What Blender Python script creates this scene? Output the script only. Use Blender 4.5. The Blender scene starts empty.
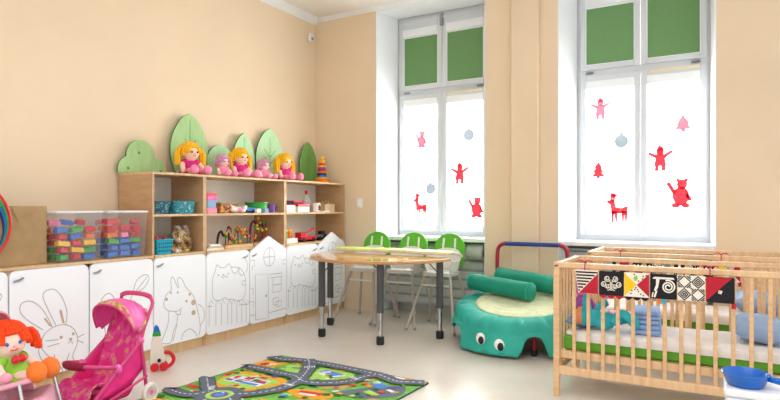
import bpy, bmesh, math, random
from mathutils import Vector, Matrix
random.seed(7)
scene = bpy.context.scene
COL = scene.collection
PI = math.pi
WORLD, WINE, CEIL, EXPO = 1.05, 260, 45, 0.47
def R(a): return math.radians(a)
V = Vector

# ------------------------------------------------------------------ materials
def lin(h):
    h = h.lstrip('#')
    out = []
    for i in (0, 2, 4):
        c = int(h[i:i+2], 16) / 255
        out.append(c / 12.92 if c <= .04045 else ((c + .055) / 1.055) ** 2.4)
    return out
def new_mat(name):
    m = bpy.data.materials.new(name); m.use_nodes = True
    nt = m.node_tree
    return m, nt, nt.nodes['Principled BSDF']
def mat(name, h, rough=.55, metal=0, var=.06, scale=12, bump=0, bscale=60, spec=.4, stretch=(1, 1, 1), sheen=0):
    m, nt, b = new_mat(name)
    c = lin(h)
    b.inputs['Roughness'].default_value = rough
    b.inputs['Metallic'].default_value = metal
    b.inputs['Specular IOR Level'].default_value = spec
    if sheen: b.inputs['Sheen Weight'].default_value = sheen
    tc = nt.nodes.new('ShaderNodeTexCoord')
    mp = nt.nodes.new('ShaderNodeMapping'); mp.inputs['Scale'].default_value = stretch
    nt.links.new(tc.outputs['Object'], mp.inputs['Vector'])
    n = nt.nodes.new('ShaderNodeTexNoise'); n.inputs['Scale'].default_value = scale; n.inputs['Detail'].default_value = 3
    nt.links.new(mp.outputs['Vector'], n.inputs['Vector'])
    r = nt.nodes.new('ShaderNodeValToRGB')
    r.color_ramp.elements[0].position = .3; r.color_ramp.elements[1].position = .7
    r.color_ramp.elements[0].color = [x * (1 - var) for x in c] + [1]
    r.color_ramp.elements[1].color = [min(1, x * (1 + var)) for x in c] + [1]
    nt.links.new(n.outputs['Fac'], r.inputs['Fac']); nt.links.new(r.outputs['Color'], b.inputs['Base Color'])
    if bump:
        n2 = nt.nodes.new('ShaderNodeTexNoise'); n2.inputs['Scale'].default_value = bscale; n2.inputs['Detail'].default_value = 2
        nt.links.new(mp.outputs['Vector'], n2.inputs['Vector'])
        bp = nt.nodes.new('ShaderNodeBump'); bp.inputs['Strength'].default_value = bump; bp.inputs['Distance'].default_value = .01
        nt.links.new(n2.outputs['Fac'], bp.inputs['Height']); nt.links.new(bp.outputs['Normal'], b.inputs['Normal'])
    return m
def translucent(name, h, clear=.3, bright=.9):
    """thin cloth or frosted plastic: light passes through it"""
    m, nt, b = new_mat(name); nt.nodes.remove(b)
    out = nt.nodes['Material Output']; c = lin(h)
    t = nt.nodes.new('ShaderNodeBsdfTranslucent'); t.inputs['Color'].default_value = [x * bright for x in c] + [1]
    d = nt.nodes.new('ShaderNodeBsdfDiffuse'); d.inputs['Color'].default_value = c + [1]
    tr = nt.nodes.new('ShaderNodeBsdfTransparent'); tr.inputs['Color'].default_value = (1, 1, 1, 1)
    m1 = nt.nodes.new('ShaderNodeMixShader'); m1.inputs['Fac'].default_value = .5
    m2 = nt.nodes.new('ShaderNodeMixShader'); m2.inputs['Fac'].default_value = clear
    n = nt.nodes.new('ShaderNodeTexNoise'); n.inputs['Scale'].default_value = 40
    mx = nt.nodes.new('ShaderNodeMix'); mx.data_type = 'RGBA'
    mx.inputs[6].default_value = [x * .93 for x in c] + [1]; mx.inputs[7].default_value = c + [1]
    nt.links.new(n.outputs['Fac'], mx.inputs[0]); nt.links.new(mx.outputs[2], d.inputs['Color'])
    nt.links.new(d.outputs[0], m1.inputs[1]); nt.links.new(t.outputs[0], m1.inputs[2])
    nt.links.new(m1.outputs[0], m2.inputs[1]); nt.links.new(tr.outputs[0], m2.inputs[2])
    nt.links.new(m2.outputs[0], out.inputs['Surface'])
    return m
def glass(name, tint=(1, 1, 1), gloss=.06, rough=.05, haze=0.0, hz='#ffffff'):
    m, nt, b = new_mat(name); nt.nodes.remove(b)
    out = nt.nodes['Material Output']
    tr = nt.nodes.new('ShaderNodeBsdfTransparent'); tr.inputs['Color'].default_value = list(tint) + [1]
    g = nt.nodes.new('ShaderNodeBsdfGlossy'); g.inputs['Roughness'].default_value = rough
    mx = nt.nodes.new('ShaderNodeMixShader'); mx.inputs['Fac'].default_value = gloss
    nt.links.new(tr.outputs[0], mx.inputs[1]); nt.links.new(g.outputs[0], mx.inputs[2])
    last = mx
    if haze:
        d = nt.nodes.new('ShaderNodeBsdfDiffuse'); d.inputs['Color'].default_value = lin(hz) + [1]
        m3 = nt.nodes.new('ShaderNodeMixShader'); m3.inputs['Fac'].default_value = haze
        nt.links.new(mx.outputs[0], m3.inputs[1]); nt.links.new(d.outputs[0], m3.inputs[2]); last = m3
    nt.links.new(last.outputs[0], out.inputs['Surface'])
    return m
def wood(name, a, b_, scale=3, stretch=(1, 1, 8), rough=.45):
    m, nt, b = new_mat(name)
    b.inputs['Roughness'].default_value = rough; b.inputs['Specular IOR Level'].default_value = .35
    tc = nt.nodes.new('ShaderNodeTexCoord'); mp = nt.nodes.new('ShaderNodeMapping')
    mp.inputs['Scale'].default_value = stretch
    nt.links.new(tc.outputs['Object'], mp.inputs['Vector'])
    n = nt.nodes.new('ShaderNodeTexNoise'); n.inputs['Scale'].default_value = scale; n.inputs['Detail'].default_value = 6; n.inputs['Roughness'].default_value = .65
    nt.links.new(mp.outputs['Vector'], n.inputs['Vector'])
    r = nt.nodes.new('ShaderNodeValToRGB')
    r.color_ramp.elements[0].position = .35; r.color_ramp.elements[1].position = .65
    r.color_ramp.elements[0].color = lin(a) + [1]; r.color_ramp.elements[1].color = lin(b_) + [1]
    nt.links.new(n.outputs['Fac'], r.inputs['Fac']); nt.links.new(r.outputs['Color'], b.inputs['Base Color'])
    return m
def patterned(name, cols, scale=30):
    """printed cloth with soft blotches"""
    m, nt, b = new_mat(name); b.inputs['Roughness'].default_value = .7
    tc = nt.nodes.new('ShaderNodeTexCoord')
    n = nt.nodes.new('ShaderNodeTexNoise'); n.inputs['Scale'].default_value = scale; n.inputs['Detail'].default_value = 1
    nt.links.new(tc.outputs['Object'], n.inputs['Vector'])
    r = nt.nodes.new('ShaderNodeValToRGB'); r.color_ramp.interpolation = 'CONSTANT'
    for i, (p, c) in enumerate(cols):
        e = r.color_ramp.elements[i] if i < 2 else r.color_ramp.elements.new(p)
        e.position = p; e.color = lin(c) + [1]
    nt.links.new(n.outputs['Fac'], r.inputs['Fac']); nt.links.new(r.outputs['Color'], b.inputs['Base Color'])
    return m

M = {}
M['wall'] = mat('peach_paint', 'e5d0b3', .8, var=.025, scale=1.6, bump=.08, bscale=90, spec=.2)
M['ceil'] = mat('ceiling_white', 'e6e3df', .85, var=.015, scale=2)
M['white'] = mat('white_paint', 'e9ecef', .45, var=.012, scale=4)
M['whiteframe'] = mat('white_plastic_frame', 'cfd4d9', .35, var=.01, scale=4)
M['grey_wall'] = mat('niche_grey', 'b9b6b2', .8, var=.03)
M['floor'] = mat('vinyl_floor', 'd8d1c8', .22, var=.045, scale=2.2, spec=.5, bump=.02, bscale=14)
M['door'] = mat('white_laminate', 'f1f5fb', .4, var=.01, scale=3)
M['line'] = mat('drawn_line', 'aeaaa8', .7, var=.05)
M['tan'] = mat('drawn_tan', 'c3ab90', .7, var=.05)
M['beech'] = wood('beech_board', 'bd956c', 'caa67e', 4, (1, 1, 6))
M['beech_h'] = wood('beech_edge', 'cdaa7c', 'dbbb90', 4, (1, 8, 1))
M['back'] = mat('pale_back_panel', 'f1ece2', .6, var=.02)
M['leafA'] = wood('green_stained_wood', '9cc283', 'accf94', 5, (1, 4, 1), .6)
M['leafB'] = wood('pale_green_wood', 'aad6a4', 'bbe2b3', 5, (1, 4, 1), .6)
M['leafC'] = wood('dark_green_wood', '6b9c4c', '7aac58', 5, (1, 4, 1), .6)
M['leafvein'] = mat('leaf_vein', '5d8a52', .7)
M['pine'] = wood('pine_wood', 'd2a87c', 'e2be93', 5, (1, 1, 7), .45)
M['pine_h'] = wood('pine_rail', 'd6ae84', 'e6c49b', 5, (7, 1, 1), .45)
M['sheet'] = mat('white_sheet', 'e6e2df', .85, var=.03, bump=.3, bscale=9)
M['mgreen'] = mat('mattress_green', '5fa02c', .75, var=.08)
M['bluepillow'] = mat('blue_pillow', '93acd0', .85, var=.05, bump=.25, bscale=12)
M['bluepillow2'] = mat('slate_blue_pillow', '6f8fb8', .85, var=.06, bump=.25, bscale=12)
M['blanket'] = mat('pale_blue_blanket', '8fb0e2', .9, var=.08, bump=.4, bscale=14)
M['black'] = mat('black_cloth', '17171f', .8)
M['cream'] = mat('cream_cloth', 'ece4d6', .8)
M['red'] = mat('red_cloth', 'b8172f', .75)
M['yellow'] = mat('yellow_cloth', 'f0c010', .75)
M['lgreen'] = mat('light_green_cloth', '8cc63f', .75)
M['orange'] = mat('orange_cloth', 'e8762b', .75)
M['teal'] = mat('teal_fabric', '2aa898', .62, var=.1, scale=6, bump=.3, bscale=16)
M['dteal'] = mat('deep_teal_fabric', '0f8a72', .7, var=.08, scale=8, bump=.2, bscale=30)
M['palecore'] = mat('pale_green_quilt', 'd4dbb6', .85, var=.09, scale=16, bump=.6, bscale=34)
M['eyew'] = mat('eye_white', 'f4f4f0', .5)
M['dark'] = mat('dark_plastic', '1c1a1c', .5)
M['pad_red'] = mat('red_pad', 'a3263a', .5)
M['pad_blue'] = mat('blue_pad', '2c3f8f', .5)
M['chrome'] = mat('chrome', 'c8c8ca', .18, 1.0)
M['steel'] = mat('brushed_steel', 'b9b2a8', .45, .35)
M['tleg'] = mat('charcoal_leg', '4c4b4e', .5)
M['rubber'] = mat('black_rubber', '28262a', .7)
M['ttop'] = wood('table_wood', 'c9975f', 'd8a972', 4, (8, 1, 1), .10)
M['tedge'] = wood('table_edge', 'b98555', 'c99766', 4, (8, 8, 1), .4)
M['hgreen'] = mat('bright_green_plastic', '58b32c', .4, var=.04)
M['lime'] = mat('lime_plastic', 'd0e474', .35, var=.03)
M['traye'] = mat('cream_tray_edge', 'ddd3b4', .4)
M['hwhite'] = mat('white_chair_plastic', 'e6e5e1', .4, var=.02)
M['radi'] = mat('radiator_grey', 'bdbcbd', .45, var=.03)
M['radid'] = mat('radiator_shadow', 'a09d9c', .7)
M['kraft'] = mat('kraft_paper', 'a78a62', .8, var=.1, scale=14, bump=.5, bscale=7)
M['skin'] = mat('doll_skin', 'f2cdb4', .8, var=.03)
M['skin2'] = mat('doll_skin_pale', 'f4d3c4', .8, var=.03)
M['pinkskin'] = mat('doll_pink_limbs', 'f2a0b8', .8, var=.05)
M['yhair'] = mat('yellow_yarn', 'f4b81e', .9, var=.16, scale=60)
M['ohair'] = mat('orange_yarn', 'e4430e', .9, var=.16, scale=50)
M['lhair'] = mat('lilac_yarn', 'cf95b6', .9, var=.2, scale=60)
M['mag'] = mat('magenta_dress', 'd62a80', .8, var=.12, scale=30, bump=.2)
M['hpink'] = mat('hot_pink_cloth', 'e0267f', .6, var=.12, scale=10, bump=.15, bscale=25)
M['satin'] = mat('pink_satin', 'ea5fae', .35, var=.08, scale=8, spec=.6)
M['pframe'] = mat('pink_tube', 'cf3f7c', .35, spec=.5)
M['ppink'] = mat('pale_pink_cloth', 'efaec4', .65, var=.08, scale=10, bump=.15)
M['plast_pink'] = mat('pale_pink_plastic', 'eba3bd', .4)
M['rasp'] = mat('raspberry_knit', '8f1f3a', .85)
M['flower'] = patterned('flower_print', [(0, 'd82c82'), (.47, 'e2489a'), (.60, 'd9a23c'), (.635, 'c4b23e'), (.65, 'e05a9c')], 20)
M['flower2'] = patterned('hood_band_print', [(0, 'd99a9c'), (.45, 'c9a860'), (.55, '9a8a3c'), (.62, 'd84a7c')], 34)
M['blueprint'] = patterned('paisley_blue', [(0, '1c3550'), (.42, '1f6f82'), (.5, '28475c'), (.6, '4fa3ad')], 60)
M['tealprint'] = patterned('paisley_teal', [(0, '1f7f8e'), (.42, '2f9fb0'), (.5, '1a5f70'), (.6, '8cc8cc')], 60)
M['turq'] = mat('turquoise_plastic', '1aa6c4', .4)
M['toyred'] = mat('red_plastic', 'd01f2c', .35)
M['toyblue'] = mat('blue_plastic', '1d6fc8', .35)
M['toyyel'] = mat('yellow_plastic', 'f2bd20', .35)
M['toygrn'] = mat('green_plastic', '2ea03c', .35)
M['toyora'] = mat('orange_plastic', 'ee7a22', .35)
M['toypur'] = mat('purple_plastic', '7a52b4', .35)
M['toypink'] = mat('pink_plastic', 'f08ab0', .4)
M['panblue'] = mat('pan_blue_plastic', '0d63bd', .3, spec=.5)
M['gold'] = patterned('golden_contents', [(0, '5a3a12'), (.4, 'a5741f'), (.5, 'd8a83a'), (.58, '7a5018'), (.66, 'f0dca0')], 22)
M['bag'] = glass('clear_bag', (.97, .95, .9), .22, .12)
M['tub'] = glass('frosted_tub', (.95, .96, .98), .05, .2, .09, '#e4e6ee')
M['glassclear'] = glass('clear_pane', (.99, 1, .99), .05, .02)
M['blindw'] = translucent('white_blind_cloth', '#ffffff', .45, 1.0)
M['blindg'] = mat('green_blind_cloth', '6c9560', .85, var=.06, scale=80)
M['stick'] = translucent('red_sticker', '#ea4652', .04, .95)
M['stickp'] = translucent('pink_sticker', '#f47c8a', .06, .9)
M['stickb'] = translucent('grey_blue_sticker', '#a6aeb4', .04, .62)
M['coral'] = mat('coral_plastic', 'ee5a5a', .5)
M['maroon'] = mat('maroon_card', '6c2238', .6)
M['navy'] = mat('navy_card', '27335e', .6)
M['card'] = mat('white_card', 'eeeae4', .6)
M['tanbox'] = mat('tan_card', 'cdb594', .7)
M['brownbox'] = mat('brown_card', 'a87a44', .7)
M['picture'] = patterned('picture_lid', [(0, '4a2a22'), (.42, 'c0622a'), (.5, 'e8a040'), (.58, '6e3a2c')], 40)
M['clearplast'] = glass('clear_plastic', (.9, .93, .98), .12, .1, .15)
M['grey'] = mat('grey_plastic', '8c8c8e', .5)
M['silver'] = mat('silver_pull', '8f9296', .35, .6)
M['road'] = mat('rug_road', '626a7c', .95, var=.06, scale=200)
M['rgreen'] = mat('rug_green', '6fb04a', .95, var=.18, scale=24)
M['rdgreen'] = mat('rug_dark_green', '2f6a34', .95, var=.15, scale=60)
M['rlgreen'] = mat('rug_lime', 'a4d45c', .95, var=.1, scale=60)
M['rorange'] = mat('rug_orange', 'e8a02a', .95, var=.12, scale=60)
M['rwhite'] = mat('rug_white', 'dfe2ea', .95)
M['rblue'] = mat('rug_blue', '4f86d6', .95, var=.1, scale=60)
M['rred'] = mat('rug_red', 'cc3b34', .95)
M['rtan'] = mat('rug_tan', 'c2a46c', .95)
M['rgrey'] = mat('rug_slate', '62707c', .95)
M['rborder'] = mat('rug_border', '2c4048', .95)
M['rpurple'] = mat('rug_violet', '6a5aa8', .95)

# ------------------------------------------------------------------ mesh builder
class MB:
    def __init__(s): s.bm = bmesh.new(); s.mats = []
    def mi(s, m):
        m = M[m] if isinstance(m, str) else m
        if m not in s.mats: s.mats.append(m)
        return s.mats.index(m)
    def faces(s, vs, fs, m):
        i = s.mi(m); bv = [s.bm.verts.new(v) for v in vs]; out = []
        for f in fs:
            try:
                q = s.bm.faces.new([bv[k] for k in f]); q.material_index = i; out.append(q)
            except ValueError: pass
        return out
    def box(s, x0, x1, y0, y1, z0, z1, m, T=None):
        vs = [V((x, y, z)) for x in (x0, x1) for y in (y0, y1) for z in (z0, z1)]
        if T is not None: vs = [T @ v for v in vs]
        s.faces(vs, [(0, 1, 3, 2), (4, 6, 7, 5), (0, 4, 5, 1), (2, 3, 7, 6), (0, 2, 6, 4), (1, 5, 7, 3)], m); return s
    def prism(s, poly, t0, t1, m, T=None, side=None):
        n = len(poly)
        area = sum(poly[i][0]*poly[(i+1) % n][1] - poly[(i+1) % n][0]*poly[i][1] for i in range(n))
        if area < 0: poly = poly[::-1]
        vs = [V((p[0], p[1], t0)) for p in poly] + [V((p[0], p[1], t1)) for p in poly]
        if T is not None: vs = [T @ v for v in vs]
        q = s.faces(vs, [tuple(range(n-1, -1, -1)), tuple(range(n, 2*n))] + [(i, (i+1) % n, n+(i+1) % n, n+i) for i in range(n)], m)
        if side:
            si = s.mi(side)
            for f in q[2:]: f.material_index = si
        return s
    def tube(s, pts, r, m, seg=8, closed=False, cap=True):
        pts = [V(p) for p in pts]; n = len(pts)
        rs = r if isinstance(r, (list, tuple)) else [r]*n
        rings = []; prev = None
        for i, p in enumerate(pts):
            a = pts[(i-1) % n] if (closed or i > 0) else p
            b = pts[(i+1) % n] if (closed or i < n-1) else p
            t = (b-a); t = t.normalized() if t.length > 1e-9 else V((0, 0, 1))
            if prev is None:
                u = t.orthogonal().normalized()
            else:
                u = prev - t*prev.dot(t)
                u = u.normalized() if u.length > 1e-6 else t.orthogonal().normalized()
            prev = u; w = t.cross(u)
            rings.append([p + (u*math.cos(2*PI*k/seg) + w*math.sin(2*PI*k/seg))*rs[i] for k in range(seg)])
        vs = [v for q in rings for v in q]; fs = []
        for i in range(n if closed else n-1):
            j = (i+1) % n
            for k in range(seg):
                fs.append((i*seg+k, i*seg+(k+1) % seg, j*seg+(k+1) % seg, j*seg+k))
        if cap and not closed:
            fs.append(tuple(range(seg-1, -1, -1))); fs.append(tuple((n-1)*seg+k for k in range(seg)))
        s.faces(vs, fs, m); return s
    def lathe(s, prof, m, T=None, seg=24, sq=1.0):
        vs = []; fs = []; n = len(prof)
        for r, z in prof:
            for k in range(seg):
                a = 2*PI*k/seg; v = V((r*math.cos(a), r*math.sin(a)*sq, z)); vs.append(T @ v if T is not None else v)
        for i in range(n-1):
            for k in range(seg):
                fs.append((i*seg+k, i*seg+(k+1) % seg, (i+1)*seg+(k+1) % seg, (i+1)*seg+k))
        if prof[0][0] > 1e-5: fs.append(tuple(range(seg-1, -1, -1)))
        if prof[-1][0] > 1e-5: fs.append(tuple((n-1)*seg+k for k in range(seg)))
        s.faces(vs, fs, m); return s
    def ball(s, c, r, m, T=None, u=16, v=10, p=1.0):
        if not isinstance(r, (tuple, list)): r = (r, r, r)
        c = V(c); vs = []; fs = []
        sg = lambda q: math.copysign(abs(q)**p, q)
        for i in range(v+1):
            ph = -PI/2 + PI*i/v
            for k in range(u):
                a = 2*PI*k/u
                q = V((sg(math.cos(ph))*sg(math.cos(a))*r[0], sg(math.cos(ph))*sg(math.sin(a))*r[1], sg(math.sin(ph))*r[2]))
                q = (T @ q if T is not None else q) + c; vs.append(q)
        for i in range(v):
            for k in range(u):
                fs.append((i*u+k, i*u+(k+1) % u, (i+1)*u+(k+1) % u, (i+1)*u+k))
        i = s.mi(m); bv = [s.bm.verts.new(q) for q in vs]
        for f in fs:
            q = s.bm.faces.new([bv[k] for k in f]); q.material_index = i
        bmesh.ops.remove_doubles(s.bm, verts=bv[:u] + bv[-u:], dist=1e-7); return s
    def strip(s, pts, w, m, T=None, closed=False, z=0.0):
        """flat ribbon along a 2-D polyline, in the local XY plane of T"""
        P = [V((p[0], p[1])) for p in pts]; n = len(P); L = []
        for i in range(n):
            a = P[(i-1) % n] if (closed or i > 0) else P[i]
            b = P[(i+1) % n] if (closed or i < n-1) else P[i]
            t = b-a; t = t.normalized() if t.length > 1e-9 else V((1, 0)); nn = V((-t.y, t.x))
            L.append((P[i]+nn*w/2, P[i]-nn*w/2))
        vs = []
        for a, b in L: vs += [V((a.x, a.y, z)), V((b.x, b.y, z))]
        if T is not None: vs = [T @ v for v in vs]
        fs = [(2*i, 2*i+1, 2*((i+1) % n)+1, 2*((i+1) % n)) for i in range(n if closed else n-1)]
        s.faces(vs, fs, m); return s
    def flat(s, poly, m, T=None, z=0.0):
        n = len(poly)
        area = sum(poly[i][0]*poly[(i+1) % n][1] - poly[(i+1) % n][0]*poly[i][1] for i in range(n))
        if area < 0: poly = poly[::-1]
        vs = [V((p[0], p[1], z)) for p in poly]
        if T is not None: vs = [T @ v for v in vs]
        s.faces(vs, [tuple(range(n))], m); return s
    def grid(s, fn, nu, nv, m, cu=False):
        vs = [V(fn(i/(nu if cu else nu-1), j/(nv-1))) for i in range(nu) for j in range(nv)]; fs = []
        for i in range(nu if cu else nu-1):
            for j in range(nv-1):
                i2 = (i+1) % nu
                fs.append((i*nv+j, i2*nv+j, i2*nv+j+1, i*nv+j+1))
        s.faces(vs, fs, m); return s
    def build(s, name, parent=None, loc=None, bevel=0, seg=2, sub=0, solid=0, remesh=0, smooth=True, ang=38, fixn=True):
        bm = s.bm
        if fixn: bmesh.ops.recalc_face_normals(bm, faces=bm.faces[:])
        for f in bm.faces: f.smooth = smooth
        if smooth and not remesh:
            for e in bm.edges:
                if len(e.link_faces) == 2:
                    e.smooth = e.calc_face_angle(0) < R(ang)
        me = bpy.data.meshes.new(name); bm.to_mesh(me); bm.free()
        for m in s.mats: me.materials.append(m)
        o = bpy.data.objects.new(name, me); COL.objects.link(o)
        if parent: o.parent = parent
        if loc is not None: o.location = loc
        if remesh:
            q = o.modifiers.new('m', 'REMESH'); q.mode = 'VOXEL'; q.voxel_size = remesh; q.use_smooth_shade = True
            q = o.modifiers.new('s', 'SMOOTH'); q.factor = .5; q.iterations = 6
        if solid:
            q = o.modifiers.new('t', 'SOLIDIFY'); q.thickness = solid; q.offset = 0
        if bevel:
            q = o.modifiers.new('b', 'BEVEL'); q.width = bevel; q.segments = seg; q.limit_method = 'ANGLE'; q.angle_limit = R(50); q.harden_normals = True
        if sub:
            q = o.modifiers.new('u', 'SUBSURF'); q.levels = sub; q.render_levels = sub
        return o
def tag(o, label, cat, group=None):
    o['label'] = label; o['category'] = cat
    if group: o['group'] = group
    return o
def thing(name, label, cat, loc=(0, 0, 0), rz=0, group=None):
    o = bpy.data.objects.new(name, None); COL.objects.link(o); o.empty_display_size = .1
    o.location = loc; o.rotation_euler = (0, 0, rz)
    return tag(o, label, cat, group)
def struct(o): o['kind'] = 'structure'; return o
def dup(o, parent=None):
    c = o.copy(); COL.objects.link(c); c.parent = parent
    for ch in list(o.children): dup(ch, c)
    return c
def smoothpts(pts, n=6, closed=False):
    """Catmull-Rom through the points"""
    P = [V(p) for p in pts]; N = len(P); out = []
    for i in range(N if closed else N-1):
        p0 = P[(i-1) % N] if (closed or i > 0) else P[i]; p1 = P[i]; p2 = P[(i+1) % N]
        p3 = P[(i+2) % N] if (closed or i < N-2) else p2
        for k in range(n):
            t = k/n
            out.append(.5*((2*p1)+(p2-p0)*t+(2*p0-5*p1+4*p2-p3)*t*t+(3*p1-p0-3*p2+p3)*t**3))
    if not closed: out.append(P[-1])
    return out
def circ(cx, cy, r, n=18, ry=None, a0=0, a1=360):
    full = abs(a1-a0) >= 360
    return [(cx+r*math.cos(R(a0+(a1-a0)*k/(n if full else n-1))), cy+(ry or r)*math.sin(R(a0+(a1-a0)*k/(n if full else n-1)))) for k in range(n)]
def rrect(x0, x1, y0, y1, r, n=5):
    out = []
    for cx, cy, a in ((x1-r, y1-r, 0), (x0+r, y1-r, 90), (x0+r, y0+r, 180), (x1-r, y0+r, 270)):
        for k in range(n): out.append((cx+r*math.cos(R(a+90*k/(n-1))), cy+r*math.sin(R(a+90*k/(n-1)))))
    return out
TYZ = Matrix(((0, 0, 1, 0), (1, 0, 0, 0), (0, 1, 0, 0), (0, 0, 0, 1)))    # local x,y,z -> world y,z,x  (board facing +X)
TXZ = Matrix(((1, 0, 0, 0), (0, 0, -1, 0), (0, 1, 0, 0), (0, 0, 0, 1)))   # local x,y,z -> world x,z,-y (board facing -Y)
def at(x, y, z, rz=0, rx=0, ry=0): return Matrix.Translation((x, y, z)) @ Matrix.Rotation(rz, 4, 'Z') @ Matrix.Rotation(ry, 4, 'Y') @ Matrix.Rotation(rx, 4, 'X')

# ------------------------------------------------------------------ the room
WX, YB, H = -4.18, 5.52, 3.38
b = MB(); b.box(-4.35, 3.2, -2.6, 6.15, -.06, 0, 'floor'); struct(b.build('floor'))
b = MB(); b.box(-4.35, 3.2, -1.2, 6.15, H, H+.06, 'ceil'); struct(b.build('ceiling'))
b = MB(); b.box(-4.35, WX, -2.6, 5.55, 0, H, 'wall'); struct(b.build('wall_left'))
b = MB()
def pier(poly): b.prism(poly, 0, H, 'wall')
pier([(-4.35, YB), (-3.338, YB), (-3.262, 5.86), (-3.262, 6.1), (-4.35, 6.1)])
pier([(-2.062, YB), (-1.339, YB), (-1.245, 5.86), (-1.245, 6.1), (-2.13, 6.1), (-2.13, 5.86)])
pier([(-.044, YB), (3.2, YB), (3.2, 6.1), (-.085, 6.1), (-.085, 5.86)])
for a, c in ((-3.338, -2.062), (-1.339, -.044)):
    b.box(a, c, YB, 6.1, 3.335, H, 'wall')
struct(b.build('wall_back', smooth=False))
b = MB(); b.box(-1.776, -1.513, 5.46, YB, 0, H, 'wall'); struct(b.build('wall_pilaster', bevel=.008))
# white splayed window reveals, parapets and sills
for i, (a, a2, c, c2) in enumerate(((-3.338, -3.262, -2.062, -2.13), (-1.339, -1.245, -.044, -.085))):
    b = MB()
    b.prism([(a-.001, YB-.003), (a+.006, YB-.003), (a2+.006, 5.87), (a2-.001, 5.87)], 0, 3.334, 'white')
    b.prism([(c+.001, YB-.003), (c-.006, YB-.003), (c2-.006, 5.87), (c2+.001, 5.87)], 0, 3.334, 'white')
    b.box(a2-.07, c2+.07, YB-.002, 5.87, 3.328, 3.337, 'white')
    struct(b.build('trim_%d' % (i+1), smooth=False))
    b = MB(); b.box(a2-.01, c2+.01, 5.76, 6.1, 0, .82, 'grey_wall'); struct(b.build('wall_parapet', smooth=False))
    b = MB(); b.box(a+.008, c-.008, 5.50, 5.90, .80, .84, 'white'); struct(b.build('trim_%d' % (i+3), bevel=.008))
# cornice
b = MB()
cp = [(0, 0), (.075, 0), (.06, -.02), (.03, -.035), (.02, -.055), (0, -.07)]
b.prism(cp, 0, 7.5, 'white', Matrix.Translation((WX, 5.52, H)) @ Matrix(((1, 0, 0, 0), (0, 0, -1, 0), (0, 1, 0, 0), (0, 0, 0, 1))))
struct(b.build('trim_5'))
b = MB()
b.prism([(p[0]*.6, p[1]*.6) for p in cp], 0, 7.3, 'white', Matrix.Translation((WX, YB, H)) @ Matrix(((0, 0, 1, 0), (-1, 0, 0, 0), (0, 1, 0, 0), (0, 0, 0, 1))))
struct(b.build('trim_6'))

# ------------------------------------------------------------------ windows
def ring(b, x0, x1, z0, z1, w, y0, y1, m, wb=None):
    wb = wb or w
    b.box(x0, x0+w, y0, y1, z0, z1, m); b.box(x1-w, x1, y0, y1, z0, z1, m)
    b.box(x0+w, x1-w, y0, y1, z0, z0+wb, m); b.box(x0+w, x1-w, y0, y1, z1-w, z1, m)
def window(n, x0, x1):
    root = bpy.data.objects.new('window_%d' % n, None); COL.objects.link(root); struct(root)
    root.location = ((x0+x1)/2, 5.9, .86)
    ox, oy, oz = root.location
    def L(mb, name, parent=root, **k):
        bmesh.ops.translate(mb.bm, verts=mb.bm.verts[:], vec=(-ox, -oy, -oz)); return mb.build(name, parent, **k)
    cx = (x0+x1)/2
    f = MB(); ring(f, x0, x1, .84, 3.335, .05, 5.885, 5.97, 'whiteframe')
    f.box(x0+.05, x1-.05, 5.885, 5.97, 2.43, 2.50, 'whiteframe')
    f.box(x0+.05, x1-.05, 5.97, 5.975, 3.24, 3.30, 'whiteframe')
    fr = L(f, 'window_frame', bevel=.006)
    for k in (0, 1):
        a, c = (x0+.045, cx-.002) if k == 0 else (cx+.002, x1-.045)
        # lower sash
        s = MB(); ring(s, a, c, .885, 2.435, .055, 5.862, 5.93, 'whiteframe', .07)
        so = L(s, 'sash', bevel=.006)
        g = MB(); g.box(a+.05, c-.05, 5.905, 5.909, .95, 2.385, 'glassclear'); L(g, 'pane', so)
        bl = MB(); bl.box(a+.062, c-.062, 5.880, 5.8812, .965, 2.30, 'blindw'); bo = L(bl, 'roller_blind', so)
        cs = MB(); cs.box(a+.052, c-.052, 5.853, 5.885, 2.30, 2.384, 'white'); L(cs, 'blind_cassette', so, bevel=.01)
        # upper sash
        s = MB(); ring(s, a, c, 2.49, 3.292, .05, 5.862, 5.93, 'whiteframe'); s.box(a+.05, c-.05, 5.864, 5.93, 3.18, 3.245, 'whiteframe')
        so2 = L(s, 'transom_sash', bevel=.006)
        g = MB(); g.box(a+.045, c-.045, 5.905, 5.909, 2.535, 3.19, 'glassclear'); L(g, 'pane', so2)
        bl = MB(); bl.box(a+.056, c-.056, 5.878, 5.8795, 2.545, 3.12, 'blindg'); L(bl, 'roller_blind', so2)
        cs = MB(); cs.box(a+.045, c-.045, 5.850, 5.885, 3.10, 3.192, 'white'); L(cs, 'blind_cassette', so2, bevel=.01)
        ed = MB(); ring(ed, a+.046, c-.046, 2.535, 3.10, .012, 5.870, 5.885, 'white'); L(ed, 'blind_guide', so2)
        for zz in (2.465,):
            h = MB(); hx = a+.09 if k == 0 else c-.09
            h.tube([(hx-.035, 5.875, zz), (hx+.035, 5.875, zz)], .011, 'silver'); L(h, 'hinge')
    h = MB(); h.box(cx-.012, cx+.012, 5.848, 5.865, 1.44, 1.50, 'whiteframe'); h.box(cx-.007, cx+.007, 5.835, 5.848, 1.37, 1.49, 'whiteframe'); L(h, 'window_handle', bevel=.003)
    v = MB(); v.box(cx+.07, x1-.10, 5.845, 5.89, 2.405, 2.432, 'traye'); L(v, 'trickle_vent', bevel=.004)
    lk = MB(); lk.box(cx-.02, cx+.02, 5.84, 5.88, 3.17, 3.30, 'silver'); lk.box(cx-.02, cx+.06, 5.845, 5.88, 3.25, 3.28, 'whiteframe'); L(lk, 'transom_latch', bevel=.003)
    return root
window(1, -3.275, -2.115)
window(2, -1.255, -.07)

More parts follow.
